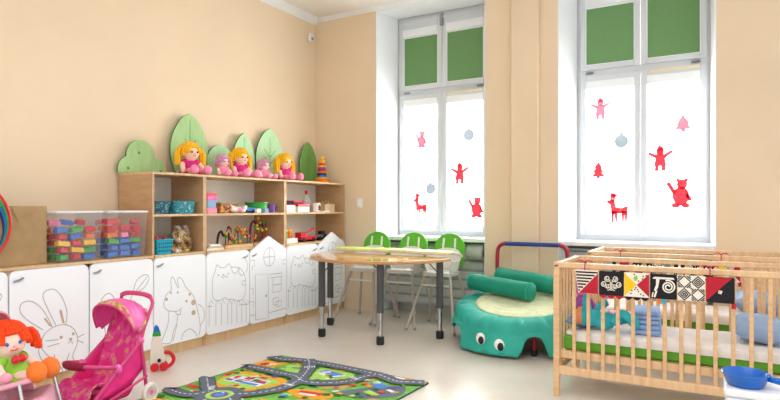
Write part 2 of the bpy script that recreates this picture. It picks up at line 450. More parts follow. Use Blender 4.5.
# stickers on the window blinds: flat cut-outs
def sticker(kind, x, z, s, m, label, group=None):
    root_loc = (x, 5.8785, z); b = MB(); T = TXZ @ Matrix.Scale(s, 4)
    def add(poly): b.prism(poly, -.0007/s, .0007/s, m, T)
    if kind == 'bauble':
        add(circ(0, -.06, .42, 20)); add([(-.1, .34), (.1, .34), (.1, .5), (-.1, .5)])
    elif kind == 'tree':
        add([(-.28, .12), (.28, .12), (0, .52)]); add([(-.36, -.16), (.36, -.16), (.1, .2), (-.1, .2)]); add([(-.42, -.4), (.42, -.4), (.14, -.1), (-.14, -.1)]); add([(-.09, -.52), (.09, -.52), (.09, -.38), (-.09, -.38)])
    elif kind == 'bell':
        add([(-.5, -.3), (-.32, -.1), (-.3, .15), (-.16, .38), (0, .46), (.16, .38), (.3, .15), (.32, -.1), (.5, -.3)]); add(circ(0, -.36, .13, 12)); add(circ(0, .48, .09, 10))
    elif kind == 'deer':
        add([(-.30, -.14), (.36, -.10), (.44, .20), (.34, .22), (.1, .14), (-.10, .18), (-.16, .46), (-.26, .56), (-.52, .46), (-.50, .36), (-.36, .30)])
        for q in (-.25, -.10, .20, .33): add([(q-.03, -.56), (q+.04, -.56), (q+.08, .0), (q-.08, .0)])
        for q in (-.30, -.20): add([(q-.03, .42), (q+.06, .42), (q+.05, .84), (q-.05, .84)]); add([(q, .58), (q+.19, .72), (q+.17, .82), (q-.01, .72)])
    elif kind == 'bear':
        add(circ(.06, -.08, .30, 18, .36)); add(circ(.1, .38, .19, 16)); add(circ(-.04, .54, .07, 10)); add(circ(.25, .54, .07, 10))
        add([(-.1, .1), (-.34, .48), (-.46, .42), (-.2, -.06)]); add([(.26, .1), (.46, -.2), (.36, -.28), (.22, -.1)])
        add(circ(-.12, -.44, .16, 12, .1)); add(circ(.22, -.44, .16, 12, .1))
    elif kind == 'figure':
        add(circ(0, .32, .16, 14)); add([(-.17, .38), (.17, .38), (.1, .56), (-.06, .62)]); add([(-.26, -.3), (.26, -.3), (.15, .22), (-.15, .22)])
        add([(-.14, .2), (-.48, .34), (-.5, .22), (-.16, .02)]); add([(.14, .2), (.46, .4), (.5, .28), (.18, .02)])
        add([(-.24, -.52), (-.05, -.52), (-.05, -.28), (-.2, -.28)]); add([(.05, -.52), (.24, -.52), (.2, -.28), (.05, -.28)])
    o = b.build('window_sticker', None, root_loc, smooth=False); tag(o, label, 'sticker', group); return o
G1, G2 = 'stickers on the left window', 'stickers on the right window'
sticker('bear', -2.965, 1.918, .17, 'stickp', 'pale pink waving figure sticker high on the left sash of the left window', G1)
sticker('bauble', -2.384, 1.949, .15, 'stickb', 'grey bauble sticker high on the right sash of the left window', G1)
sticker('figure', -2.489, 1.52, .21, 'stick', 'red drummer-like figure sticker at mid height on the left window', G1)
sticker('bauble', -2.84, 1.373, .15, 'stickb', 'grey-blue bauble sticker low on the left sash of the left window', G1)
sticker('deer', -2.965, 1.155, .19, 'stick', 'small pinkish red reindeer sticker low on the left window', G1)
sticker('bear', -2.304, 1.149, .20, 'stick', 'red waving bear sticker low on the left window', G1)
sticker('figure', -1.022, 2.105, .19, 'stickp', 'pink figure with arms out, high on the right window', G2)
sticker('bell', -.307, 1.91, .15, 'stickp', 'pinkish red bell sticker high on the right window', G2)
sticker('bauble', -.832, 1.795, .15, 'stickb', 'blue-grey bauble sticker on the right window', G2)
sticker('figure', -.496, 1.601, .21, 'stick', 'red dancing figure sticker at mid height on the right window', G2)
sticker('tree', -1.041, 1.517, .16, 'stick', 'small red fir tree sticker on the right window', G2)
sticker('deer', -.859, 1.122, .205, 'stick', 'red reindeer sticker low on the right window', G2)
sticker('bear', -.339, 1.278, .235, 'stick', 'large red waving bear sticker low on the right window', G2)

# radiators in the window niches
for k, (x0, x1) in enumerate(((-3.30, -2.12), (-1.28, -.10))):
    t = thing('radiator', ['grey ribbed radiator under the left window behind the high chairs', 'grey ribbed radiator under the right window behind the cribs'][k], 'radiator', ((x0+x1)/2, 5.67, 0))
    w = (x1-x0)/2
    b = MB(); b.box(-w, w, -.02, .05, .10, .74, 'radi')
    for z in (.15, .25, .35, .45, .55, .65): b.box(-w+.01, w-.01, -.034, -.018, z-.034, z+.034, 'radi')
    b.build('panel', t, bevel=.008)
    b = MB()
    for z in (.20, .30, .40, .50, .60): b.box(-w+.01, w-.01, -.0235, -.019, z-.012, z+.012, 'radid')
    b.build('groove', t)
    b = MB(); b.box(-w, w, -.03,   .06, .745, .77, 'radi'); b.build('top_grille', t, bevel=.006)
    for sx in (-1, 1):
        b = MB(); b.box(sx*w*.8-.03, sx*w*.8+.03, 0, .04, 0, .1, 'radi'); b.build('foot', t)
    if k == 0:
        b = MB(); T = at(w-.07, -.06, .70, 0, 0, R(90))
        b.lathe([(.075, -.08), (.082, -.06), (.082, .06), (.07, .085)], 'radi', T, 20); vv = b.build('valve_head', t)
        b = MB(); b.lathe([(.03, 0), (.03, .03)], 'dark', at(w+.015, -.06, .68, 0, 0, R(90)), 14); b.build('valve_knob', vv)

# small wall fittings
b = MB(); b.box(-.04, .04, -.022, 0, -.055, .055, 'hwhite'); t = b.build('wall_switch', None, (-3.552, 5.52, 1.205), bevel=.006)
tag(t, 'small white wall switch box between the shelf unit and the left window', 'switch')
b = MB(); b.box(-.018, .018, -.026, -.021, -.03, .03, 'white'); b.build('rocker', t, bevel=.002)
t = thing('motion_detector', 'small white motion detector high in the corner under the ceiling', 'detector', (-4.18, 5.398, 3.08))
b = MB(); b.box(0, .05, -.035, .035, 0, .10, 'hwhite'); b.build('housing', t, bevel=.014, seg=3)
b = MB(); b.ball((.045, 0, .035), (.016, .026, .022), 'grey'); b.build('lens', t)
M['purp'] = mat('purple_plush', '9a4fa8', .9, var=.12, scale=30)
M['orchid'] = mat('orchid_plush', 'e07ac0', .9, var=.1, scale=30)
M['tubrim'] = mat('clear_tub_rim', 'dfe1e8', .3, spec=.6)
# ------------------------------------------------------------------ storage units along the left wall
FX = -3.74
def drawing(name, W):
    """polylines (and filled spots) of the line drawings, in door coordinates u (0..W) and v (0 at the bottom edge)"""
    Ls, fills = [], []
    def conv(pts, x0, x1, yb0, yb1, s):
        out = []
        for x, y in pts:
            t = (x-x0)/(x1-x0); out.append((t*W, (yb0+(yb1-yb0)*t - y)/s))
        return out
    if name == 'rabbit':
        c = lambda p: conv(p, 40, 320, 412, 372, 572)
        Ls = [smoothpts([(q[0], q[1], 0) for q in c(p)], 4) for p in (
            [(152, 228), (100, 192), (74, 160), (80, 130), (112, 124), (146, 150), (170, 190), (182, 216)],
            [(196, 212), (166, 150), (150, 108), (160, 86), (190, 80), (216, 106), (236, 160), (232, 210)],
            [(188, 345), (150, 300), (145, 270), (160, 238), (200, 214), (240, 214), (268, 238), (276, 280), (258, 330), (262, 350), (240, 385)],
            [(145, 275), (135, 305), (150, 345), (170, 385)], [(160, 268), (205, 266)], [(165, 290), (208, 280)], [(278, 262), (302, 250)], [(278, 274), (300, 284)],
            [(240, 283), (250, 275), (258, 284)], [(190, 320), (196, 350), (215, 370), (222, 390)], [(245, 320), (235, 350), (232, 388)])]
        fills = [c([(152, 186), (160, 184), (184, 220), (172, 214)]), c([(208, 158), (216, 154), (228, 206), (220, 206)])]
        fills += [circ(*c([p])[0], .011, 10) for p in ((215, 258), (260, 247), (250, 267))]
    elif name == 'dog':
        c = lambda p: conv(p, 18, 190, 372, 332, 421)
        Ls = [smoothpts([(q[0], q[1], 0) for q in c(p)], 4) for p in (
            [(72, 180), (70, 146), (78, 138), (92, 172)], [(96, 172), (92, 142), (104, 138), (120, 168)],
            [(72, 180), (54, 200), (48, 232), (60, 248), (86, 250), (100, 244), (106, 236)], [(84, 250), (90, 260), (102, 258), (102, 246)],
            [(118, 166), (146, 196), (160, 240), (170, 300), (164, 335)], [(64, 250), (60, 296), (44, 340), (44, 356), (70, 352), (78, 318), (90, 290)],
            [(104, 346), (112, 322), (132, 308), (152, 320), (158, 334)], [(164, 222), (182, 238), (184, 272), (170, 296)], [(92, 260), (88, 300), (76, 350)])]
        fills = [circ(*c([p])[0], r, 12) for p, r in (((146, 217), .024), ((146, 252), .021), ((133, 190), .012), ((122, 214), .011), ((70, 190), .009), ((92, 187), .009), ((56, 212), .014))]
    elif name == 'flower':
        Ls = [smoothpts([(p[0], p[1], 0) for p in q], 4) for q in (
            [(.33, .44), (.36, .53), (.43, .57), (.47, .54), (.42, .47), (.33, .44)], [(.35, .45), (.45, .55)], [(.10, .30), (.08, .42), (.14, .47), (.19, .40), (.15, .31)],
            [(.25, .1), (.27, .3), (.33, .44)], [(.10, .30), (.12, .15), (.16, .05)], [(.3, .2), (.38, .28), (.44, .24), (.36, .18), (.3, .2)])]
    elif name == 'cat':
        c = lambda p: conv(p, 192, 340, 330, 296, 387)
        Ls = [smoothpts([(q[0], q[1], 0) for q in c(p)], 3) for p in (
            [(212, 206), (210, 176), (212, 140), (220, 118), (225, 97), (238, 105), (254, 101), (266, 88), (274, 99), (300, 98), (320, 116), (327, 150), (325, 186), (312, 210)],
            [(212, 206), (224, 216), (240, 212), (252, 204), (262, 210), (280, 208), (296, 214), (312, 208)], [(275, 99), (279, 115), (292, 118), (300, 99)], [(302, 100), (302, 118), (314, 124), (318, 114)],
            [(326, 140), (314, 144), (314, 156), (326, 156)], [(328, 112), (334, 88), (326, 66), (316, 62), (312, 68)], [(240, 133), (246, 139), (252, 131), (258, 136), (262, 130)])]
        fills = [circ(*c([p])[0], .008, 9) for p in ((230, 131), (264, 122), (247, 128))]
        for x in (200, 222, 240, 262, 276, 294, 312, 328):
            t = (x-192)/148; y0 = 300-14*t; Ls.append([(q[0], q[1], 0) for q in c([(x, y0), (x, 226-6*t), (x+6, 214-6*t), (x+12, 226-6*t)])])
        Ls.append([(q[0], q[1], 0) for q in c([(194, 236), (210, 234)])]); Ls.append([(q[0], q[1], 0) for q in c([(300, 228), (338, 222)])])
    elif name == 'house':
        c = lambda p: conv(p, 28, 182, 388, 354, 422)
        for p in ([(50, 370), (48, 194), (102, 186), (103, 362), (50, 370)], [(113, 186), (164, 177), (166, 190), (114, 202), (113, 186)], [(122, 202), (122, 260), (160, 250), (160, 193)], [(122, 230), (160, 222)],
                  [(124, 284), (146, 278), (146, 306), (124, 312), (124, 284)], [(136, 296), (160, 290), (160, 312), (136, 318), (136, 296)], [(30, 352), (48, 350)], [(104, 342), (180, 322)], [(30, 140), (46, 136), (46, 160), (36, 164), (36, 180)],
                  [(30, 250), (40, 248), (40, 272)], [(180, 118), (168, 122), (168, 140), (180, 138)], [(30, 300), (42, 298), (42, 320)]):
            Ls.append([(q[0], q[1], 0) for q in c(p)])
        cx, cy = c([(107, 117)])[0]
        Ls.append([(x, y, 0) for x, y in circ(cx, cy, .078, 22, .088)+[(cx+.078, cy)]]); Ls += [[(cx-.078, cy, 0), (cx+.078, cy, 0)], [(cx, cy-.088, 0), (cx, cy+.088, 0)]]
        fills = [circ(*c([(93, 274)])[0], .012, 10)]
    return Ls, fills
def cabinet_door(root, y0, W, art, handle, pull=None):
    """door board with its line drawing, hung on the front of a unit (local x = depth towards the room)"""
    g = .005; w = W-2*g; z0, h = .085, .685; x = .402
    b = MB()
    if art == 'house':
        hw = .665
        poly = rrect(0, w, 0, hw, .035)
        top = [(w, hw-.02), (w-.01, hw+.005), (w/2+.02, hw+.125), (w/2, hw+.132), (w/2-.02, hw+.125), (.01, hw+.005), (0, hw-.02)]
        poly = [p for p in rrect(0, w, 0, hw, .035) if p[1] < hw*.5]
        left = [p for p in poly if p[0] < w*.5]; right = [p for p in poly if p[0] >= w*.5]
        poly = left + right + top
    else:
        poly = rrect(0, w, 0, h, .04)
    T = Matrix.Translation((x, y0+g, z0)) @ TYZ
    b.prism(poly, 0, .018, 'door', T)
    Ls, fills = drawing(art, w)
    for L in Ls: b.strip([(p[0], p[1]) for p in L], .0052, 'line', T, z=.0190)
    for k, f in enumerate(fills):
        small = max(p[0] for p in f)-min(p[0] for p in f) < .021
        b.flat(f, 'line' if (small or art == 'house') else 'tan', T, z=.0192)
    d = b.build('door', root, smooth=False, fixn=False)
    b = MB(); hu = .05 if handle == 'l' else w-.05
    hz = h-.055 if art != 'house' else h-.05
    b.tube([T @ V((hu-.028, hz-.010, .02)), T @ V((hu-.01, hz-.006, .032)), T @ V((hu+.01, hz+.002, .032)), T @ V((hu+.028, hz+.008, .02))], .0065, 'silver', 6)
    b.build('handle', d)
    return d
def low_unit(root, W, back=True, split=()):
    t = .018
    b = MB(); b.box(0, .40, 0, t, .0, .785, 'beech'); b.build('side_panel', root, bevel=.001)
    b = MB(); b.box(0, .40, W-t, W, .0, .785, 'beech'); b.build('side_panel', root, bevel=.001)
    b = MB(); b.box(.36, .395, t, W-t, 0, .08, 'beech_h'); b.build('plinth', root)
    b = MB(); b.box(0, .40, t, W-t, .08, .095, 'beech_h'); b.build('bottom_board', root)
def top_board(root, W):
    b = MB(); b.box(0, .412, 0, W, .773, .79, 'beech_h'); b.build('top_board', root, bevel=.001)
def tall_unit(y0, W, doors, label):
    root = thing('storage_unit', label, 'storage unit', (-4.16, y0, 0), group='storage units along the left wall')
    low_unit(root, W); t = .018
    b = MB(); b.box(0, .412, t, W-t, .772, .79, 'beech_h'); b.build('shelf', root, bevel=.001)
    b = MB(); b.box(0, .405, t, W-t, 1.086, 1.104, 'beech_h'); b.build('shelf', root, bevel=.001)
    for y in (0, W-t):
        b = MB(); b.box(0, .405, y, y+t, .785, 1.412, 'beech'); b.build('hutch_side', root, bevel=.001)
    b = MB(); b.box(0, .412, 0, W, 1.412, 1.43, 'beech_h'); b.build('top_board', root, bevel=.001)
    b = MB(); b.box(.004, .012, t, W-t, .79, 1.412, 'back'); b.build('back_panel', root)
    for i, (art, hd) in enumerate(doors): cabinet_door(root, i*W/len(doors), W/len(doors), art, hd)
    return root
D = .515
Y0 = 5.50
tall_unit(Y0-5*D, D, [('dog', 'l')], 'narrow tall beech shelf unit with a dog drawn on its single white door')
tall_unit(Y0-4*D, 2*D, [('cat', 'r'), ('house', 'l')], 'middle tall beech shelf unit, white cat and house doors, holding bead mazes')
tall_unit(Y0-2*D, 2*D, [('cat', 'r'), ('house', 'l')], 'tall beech shelf unit nearest the corner, partly behind the half-round table')
for y0, ds, lb in ((Y0-7*D, [('rabbit', 'l'), ('flower', 'l')], 'low white cabinet with a rabbit drawn on its door under the plastic tubs'),
                   (Y0-8*D, [('flower', 'l')], 'low white cabinet cut by the left photo edge beside the rabbit door')):
    r = thing('low_cabinet', lb, 'cabinet', (-4.16, y0, 0), group='storage units along the left wall')
    W = D*len(ds); low_unit(r, W); top_board(r, W)
    for i, (art, hd) in enumerate(ds): cabinet_door(r, i*D, D, art, hd)

# ------------------------------------------------------------------ green wooden bushes and leaves standing on the shelf units
def leaf(name, label, cat, y, z0, poly, m, veins, x=-4.135, kind='tree', bolts=()):
    b = MB(); T = TYZ
    b.prism(poly, 0, .018, m, T, side='leafvein')
    for q in veins: b.strip(q, .007, 'leafvein', T, z=.0188)
    for q in bolts: b.flat(circ(q[0], q[1], .012, 12), 'leafvein', T, z=.0188)
    o = b.build(name, None, (x, y, z0), smooth=False, fixn=False); tag(o, label, cat, 'green wooden trees on the shelf units'); return o
def leafpoly(w, h, n=16):
    out = []
    for k in range(n+1):
        t = k/n; out.append((w/2*(math.sin(PI*(.16+.84*t))**.62 if t < 1 else 0), h*t))
    return out + [(-p[0], p[1]) for p in out[-2::-1]]
def bushpoly(parts, n=72):
    """outline of a union of discs, cut flat at z=0"""
    out = []
    for k in range(n+1):
        a = PI*k/n; dx, dz = math.cos(a), math.sin(a); best = 0
        for cx, cz, r in parts:
            bq = dx*cx+dz*cz; q = bq*bq-(cx*cx+cz*cz-r*r)
            if q >= 0: best = max(best, bq+math.sqrt(q))
        out.append((dx*best, dz*best))
    return out
ZT = 1.431
leaf('wooden_bush', 'pale green wooden cloud-shaped bush above the plastic tubs at the left end', 'bush', 3.10, ZT, bushpoly([(.0, .14, .135), (-.10, .03, .11), (.13, .02, .12), (0, .03, .14)]), 'leafA', [], bolts=((-.02, .17), (-.12, .04), (.19, .03)))
leaf('wooden_tree', 'tallest broad green wooden leaf behind the leftmost doll', 'tree', 3.60, ZT, leafpoly(.42, .56), 'leafA', [[(0, .22), (0, .50)], [(0, .25), (.07, .33)], [(0, .25), (-.06, .33)]])
leaf('wooden_bush', 'small pale green round wooden bush behind the first lilac doll', 'bush', 3.965, ZT, bushpoly([(0, .15, .165), (-.03, .02, .15)]), 'leafB', [])
leaf('wooden_tree', 'narrow pale green wooden leaf behind the middle yellow-haired doll', 'tree', 4.275, ZT, leafpoly(.30, .46), 'leafB', [[(0, .2), (0, .42)]])
leaf('wooden_tree', 'broad pale green wooden leaf between the middle and the right dolls', 'tree', 4.655, ZT, leafpoly(.42, .55), 'leafB', [[(0, .15), (0, .46)], [(0, .25), (.09, .33)], [(0, .25), (-.09, .33)], [(0, .17), (.08, .25)], [(0, .17), (-.08, .25)]])
leaf('wooden_tree', 'dark green narrow wooden leaf nearest the corner beside the stacking rings', 'tree', 5.31, ZT, leafpoly(.31, .47), 'leafC', [[(0, .1), (0, .4)]])

# ------------------------------------------------------------------ dolls
def hair_strands(b, c, r, m, n=30, ln=1.0, tails=True, tw=.012, tl=.1, jit=.2, rnd=None):
    rnd = rnd or random
    b.ball(c, (r*1.06, r*1.07, r*1.04), m, at(0, 0, 0), 16, 10)
    c = V(c)
    for k in range(n):
        a = R(-150 + 300*k/(n-1)) + PI     # around the back and sides
        d = V((math.cos(a), math.sin(a), 0))
        if d.x > .55: L = .35*ln
        else: L = ln
        pts = [c+V((0, 0, r*1.10)), c+d*r*.72+V((0, 0, r*.85)), c+d*r*1.12+V((0, 0, .15*r)), c+d*r*(1.14+.1*rnd.random())+V((0, 0, -L*r*(.75+jit*rnd.random())))]
        b.tube(smoothpts(pts, 3), [tw, tw, tw, tw, tw, tw, tw, tw, tw, tw*.8][:10], m, 5)
    for k in range(9):   # fringe over the forehead
        a = R(-48+96*k/8); d = V((math.cos(a), math.sin(a), 0))
        b.tube([c+V((0, 0, r*1.12)), c+d*r*.75+V((0, 0, r*.86)), c+d*r*1.07+V((0, 0, r*.40))], tw, m, 5)
    if tails:
        for sy in (-1, 1):
            for k in range(9):
                o = V((rnd.uniform(-.3, .3)*r, sy*rnd.uniform(0, .35)*r, rnd.uniform(-.2, .2)*r))
                pts = [c+V((-.1*r, sy*r*.95, .25*r)), c+V((0, sy*r*1.30, .22*r))+o*.6, c+V((.05*r, sy*r*1.45, -.35*r))+o, c+V((.08*r, sy*r*1.38, -tl/r*r-.4*r))+o]
                b.tube(smoothpts(pts, 2), tw*1.1, m, 5)
def face(root, c, r, eye='dark', es=.11):
    c = V(c)
    for sy in (-1, 1):
        b = MB(); b.ball(c+V((r*.90, sy*r*.36, r*.02)), (r*.10, r*es, r*es*1.15), eye, None, 8, 6); b.build('eye', root)
    b = MB(); b.ball(c+V((r*.99, 0, -r*.16)), (r*.10, r*.1, r*.08), 'pinkskin', None, 8, 6); b.build('nose', root)
    b = MB(); b.tube([c+V((r*.88, -r*.22, -r*.36)), c+V((r*.91, 0, -r*.43)), c+V((r*.88, r*.22, -r*.36))], r*.035, 'toyred', 5); b.build('mouth', root)
def seated_doll(label, loc, rz, s, hair, dress, limb, skin, hair_kw, group, name='rag_doll', feet=None, hr=.074, legs=1.0, yaw=0, spread=1.0, eye='dark'):
    root = thing(name, label, 'doll', loc, rz, group)
    P = lambda x, y, z: V((x*s, y*s, z*s))
    hc = P(.012, 0, .20); hrs = hr*s
    b = MB()
    b.ball(P(0, 0, .075), (.048*s, .055*s, .078*s), skin); b.ball(hc, (hrs*.97, hrs, hrs*.97), skin); b.tube([P(0, 0, .12), hc], .024*s, skin)
    for sy in (-1, 1):
        b.tube(smoothpts([P(0, sy*.045, .125), P(.02, sy*.085, .09), P(.06, sy*.10, .045)], 4), [.023*s]*8+[.02*s], skin); b.ball(P(.065, sy*.102, .04), .024*s, skin)
    b.build('body', root, remesh=.0055*s)
    b = MB()
    for sy in (-1, 1):
        b = MB()
        b.tube(smoothpts([P(.0, sy*.032, .03), P(.08*legs, sy*.05*spread, .034), P(.165*legs, sy*.062*spread, .030)], 3), .026*s, limb)
        lg = b.build('leg', root)
        b = MB(); b.ball(P(.180*legs, sy*.064*spread, .042), (.034*s, .037*s, .042*s), feet or limb); b.build('shoe', lg)
    b = MB()
    b.lathe([(.038*s, .128*s), (.06*s, .10*s), (.064*s, .075*s), (.078*s, .045*s), (.11*s, .018*s), (.104*s, .01*s), (.02*s, .012*s)], dress, at(.008*s, 0, 0), 20)
    for sy in (-1, 1): b.ball(P(.008, sy*.058, .115), (.032*s, .034*s, .03*s), dress)
    b.build('dress', root)
    b = MB(); c2 = hc + P(-.016, 0, .012); hair_strands(b, c2, hrs, hair, **hair_kw); b.build('hair', root)
    face(root, hc, hrs, eye)
    if yaw:
        T = Matrix.Translation(hc) @ Matrix.Rotation(yaw, 4, 'Z') @ Matrix.Rotation(R(8), 4, 'Y') @ Matrix.Translation(-hc)
        for o in root.children:
            if o.name.split('.')[0] in ('hair', 'eye', 'nose', 'mouth'): o.data.transform(T)
    return root
GD = 'yellow-haired rag dolls on the shelf top'; GL = 'small lilac-haired dolls on the shelf top'
for y, lb, rz in ((3.45, 'leftmost yellow-haired rag doll in a magenta dress, before the tallest green leaf', -.18), (4.04, 'middle yellow-haired rag doll in magenta, seated between the two lilac dolls', -.12), (4.68, 'rightmost yellow-haired rag doll in pink, next to the dark green leaf', -.1)):
    seated_doll(lb, (-3.945, y, ZT), rz, .96, 'yhair', 'mag', 'pinkskin', 'skin', dict(n=26, ln=.75, tl=.085, tw=.012, rnd=random.Random(int(y*10))), GD, feet='toypink')
for y, lb in ((3.80, 'small lilac-haired doll between the left and middle yellow-haired dolls'), (4.34, 'small lilac-haired doll between the middle and right yellow-haired dolls')):
    seated_doll(lb, (-3.92, y, ZT), -.1, .68, 'lhair', 'toypink', 'pinkskin', 'skin2', dict(n=24, ln=1.0, tails=False, tw=.010, rnd=random.Random(3)), GL, feet='toypink')

# stacking rings with a duck
t = thing('stacking_rings', 'rainbow stacking ring tower topped by a yellow duck on the shelf top', 'toy', (-3.93, 5.31, ZT))
b = MB(); b.lathe([(.066, 0), (.07, .008), (.07, .026), (.06, .032), (0, .032)], 'toyora', None, 24); b.build('base', t)
b = MB(); b.tube([(0, 0, .03), (0, 0, .17)], .012, 'toyyel'); b.build('peg', t)
zc = .045
for r, m in ((.056, 'toyyel'), (.054, 'toyblue'), (.05, 'navy'), (.047, 'toyora'), (.044, 'toyred'), (.04, 'toypur'), (.037, 'toyyel'), (.034, 'toyred')):
    b = MB(); b.tube([(r*.72*math.cos(2*PI*k/20), r*.72*math.sin(2*PI*k/20), zc) for k in range(20)], .0125, m, 8, closed=True); b.build('ring', t); zc += .0185
b = MB(); b.ball((0, 0, .195), (.034, .024, .022), 'toyyel'); b.ball((.012, 0, .228), .021, 'toyyel'); b.ball((-.03, 0, .206), (.016, .012, .01), 'toyyel'); dk = b.build('duck', t, remesh=.003)
b = MB(); b.lathe([(.009, 0), (.0, .018)], 'toyora', at(.03, 0, .226, 0, 0, R(90)), 8); b.build('beak', dk)
t.scale = (1.18, 1.18, 1.2)

# ------------------------------------------------------------------ things on the low cabinet tops
ZC = .791
def hoop(label, c, r, m, tube=.010, tilt=1.5):
    b = MB(); T = at(*c, 0, 0, R(-tilt)) @ Matrix.Rotation(R(90), 4, 'Y')
    b.tube([T @ V((r*math.cos(2*PI*k/64), r*math.sin(2*PI*k/64), 0)) for k in range(64)], tube, m, 8, closed=True)
    o = b.build('hula_hoop', None); 
    oc = V((c[0], c[1], ZC)); o.data.transform(Matrix.Translation(-oc)); o.location = oc
    tag(o, label, 'hoop', 'hula hoops leaning at the left edge')
for k, (m, rr, lb) in enumerate((('toyred', .262, 'red outermost hula hoop at the left photo edge'), ('toygrn', .248, 'green hula hoop just inside the red one at the left edge'), ('toyblue', .234, 'bright blue hula hoop inside the green one at the left edge'), ('navy', .220, 'dark navy innermost hula hoop at the left edge'))):
    hoop(lb, (-3.782-.0125*k, 1.665+.262-rr-.006*k, ZC+rr+.011), rr, m, .0085, 1.5)
# kraft paper box
t = thing('paper_box', 'brown kraft paper storage box between the hula hoops and the tubs', 'box', (-3.990, 1.98, ZC))
b = MB()
for a0, a1, c0, c1 in ((-.15, -.145, -.20, .20), (.145, .15, -.20, .20), (-.145, .145, -.20, -.195), (-.145, .145, .195, .20)):
    b.box(a0, a1, c0, c1, 0, .375, 'kraft')
b.box(-.145, .145, -.195, .195, 0, .005, 'kraft'); b.build('box_body', t, bevel=.003)
b = MB()
for q in (-.06, .03): b.prism([(q-.05, .372), (q+.05, .372), (q+.004, .26), (q-.004, .26)], .1502, .1535, 'kraft', TYZ)
b.build('crease', t)
# plastic tubs of building bricks
def tub(y, label, pal, seed, grp):
    rnd = random.Random(seed)
    t = thing('plastic_tub', label, 'tub', (-3.95, y, ZC), group='clear plastic tubs of bricks'); hw, hd, hh = .158, .19, .335
    b = MB()
    vs = [V((sx*(hd-.012*(z < .1)), sy*(hw-.012*(z < .1)), z)) for z in (0.002, hh) for sx, sy in ((-1, -1), (1, -1), (1, 1), (-1, 1))]
    b.faces(vs, [(3, 2, 1, 0), (0, 1, 5, 4), (1, 2, 6, 5), (2, 3, 7, 6), (3, 0, 4, 7)], 'tub'); b.build('tub_wall', t)
    b = MB(); b.tube([(sx*(hd+.003), sy*(hw+.003), hh) for sx, sy in ((-1, -1), (1, -1), (1, 1), (-1, 1))], .0075, 'tubrim', 6, closed=True); b.build('rim', t, bevel=0)
    # bricks: laid in loose layers against the front so that they do not cross one another
    proto = {}
    nz, ny = 6, 3
    for iz in range(nz):
        for iy in range(ny):
            for ix in range(2):
                if iz >= nz-1 and (rnd.random() < .45): continue
                m = pal(iz/nz, rnd); long = rnd.random() < .55
                if (m, long) not in proto:
                    q = MB(); hl = .041 if long else .027
                    q.box(-.024, .024, -hl, hl, 0, .030, m)
                    o = q.build('toy_brick', None, bevel=.002)
                    q = MB()
                    for sx in (-1, 1):
                        for sy in ((-.027, 0, .027) if long else (-.0135, .0135)): q.lathe([(.008, .0295), (.008, .0365), (0, .0365)], m, at(sx*.012, sy, 0), 8)
                    q.build('stud', o); proto[(m, long)] = o
                else: o = dup(proto[(m, long)])
                cy = (iy-(ny-1)/2)*.094; cx = .135-ix*.1
                o.location = (-3.95+cx+rnd.uniform(-.012, .006), y+cy+rnd.uniform(-.003, .003), ZC+.012+iz*.046+rnd.uniform(0, .004))
                o.rotation_euler = (rnd.uniform(-.16, .16), rnd.uniform(-.2, .2), rnd.uniform(-.12, .12))
                nm = {'toyred': 'red', 'toyblue': 'blue', 'toyyel': 'yellow', 'toygrn': 'green', 'toyora': 'orange', 'toypink': 'pink', 'card': 'white'}[m]
                tag(o, '%s toy brick heaped inside the %s' % (nm, grp), 'toy brick', '%s toy bricks in the %s' % (nm, grp))
tub(2.36, 'left clear tub of mixed red, yellow, green and blue bricks', lambda h, r: r.choice(['toyred', 'toyred', 'toyyel', 'toygrn', 'toyblue', 'toyora', 'toypink']), 11, 'left tub')
tub(2.722, 'right clear tub with red bricks over blue ones, against the shelf unit', lambda h, r: r.choice(['toyblue', 'toyblue', 'toygrn', 'toyblue', 'toyyel'] if h < .42 else ['toyred', 'toyred', 'toyred', 'toypink', 'toyora']), 12, 'right tub')

# ------------------------------------------------------------------ toys in the shelves
S1, S2 = 1.1045, .7905
def bx(name, label, cat, x, y, z, dx, dy, dz, m, rz=0, bevel=.003, lid=None, lidm=None, group=None):
    t = thing(name, label, cat, (x, y, z), rz, group) if lid else None
    b = MB(); b.box(-dx/2, dx/2, -dy/2, dy/2, 0, dz, m)
    if not lid:
        o = b.build(name, None, (x, y, z), bevel=bevel); o.rotation_euler = (0, 0, rz); return tag(o, label, cat, group)
    b.build('box_body', t, bevel=bevel)
    b = MB(); b.box(-dx/2-.003, dx/2+.003, -dy/2-.003, dy/2+.003, dz, dz+lid, lidm); b.build('lid', t, bevel=bevel); return t
def basket(label, x, y, z, dx, dy, dz, m, taper=.88, holes=False):
    t = thing('basket', label, 'basket', (x, y, z)); b = MB(); n = 40
    def rr(s, zz): return [V((px, py, zz)) for px, py in rrect(-dx/2*s, dx/2*s, -dy/2*s, dy/2*s, .02*s, 5)]
    lv = [rr(taper, .001), rr(1, dz), rr(.95, dz), rr(taper*.94, .006)]
    k = len(lv[0]); vs = [v for q in lv for v in q]; fs = []
    for i in range(3):
        for j in range(k): fs.append((i*k+j, i*k+(j+1) % k, (i+1)*k+(j+1) % k, (i+1)*k+j))
    fs += [tuple(range(k-1, -1, -1)), tuple(3*k+j for j in range(k))]
    b.faces(vs, fs, m); b.build('basket_body', t)
    b = MB(); b.tube(rr(1.01, dz), .005, m, 6, closed=True); b.build('rim', t)
    if holes:
        b = MB()
        for zz in (.25, .5, .75):
            for j in range(7):
                yy = (-.5+(j+.5)/7)*dy*(taper+(1-taper)*zz)*.92
                b.box(dx/2*(taper+(1-taper)*zz)-.004, dx/2*(taper+(1-taper)*zz)+.0025, yy-.004, yy+.004, zz*dz-.007, zz*dz+.007, 'navy')
        b.build('lattice_hole', t)
    return t
basket('dark blue patterned basket at left on the narrow unit, upper shelf', -3.885, 3.045, S1, .19, .165, .095, 'blueprint')
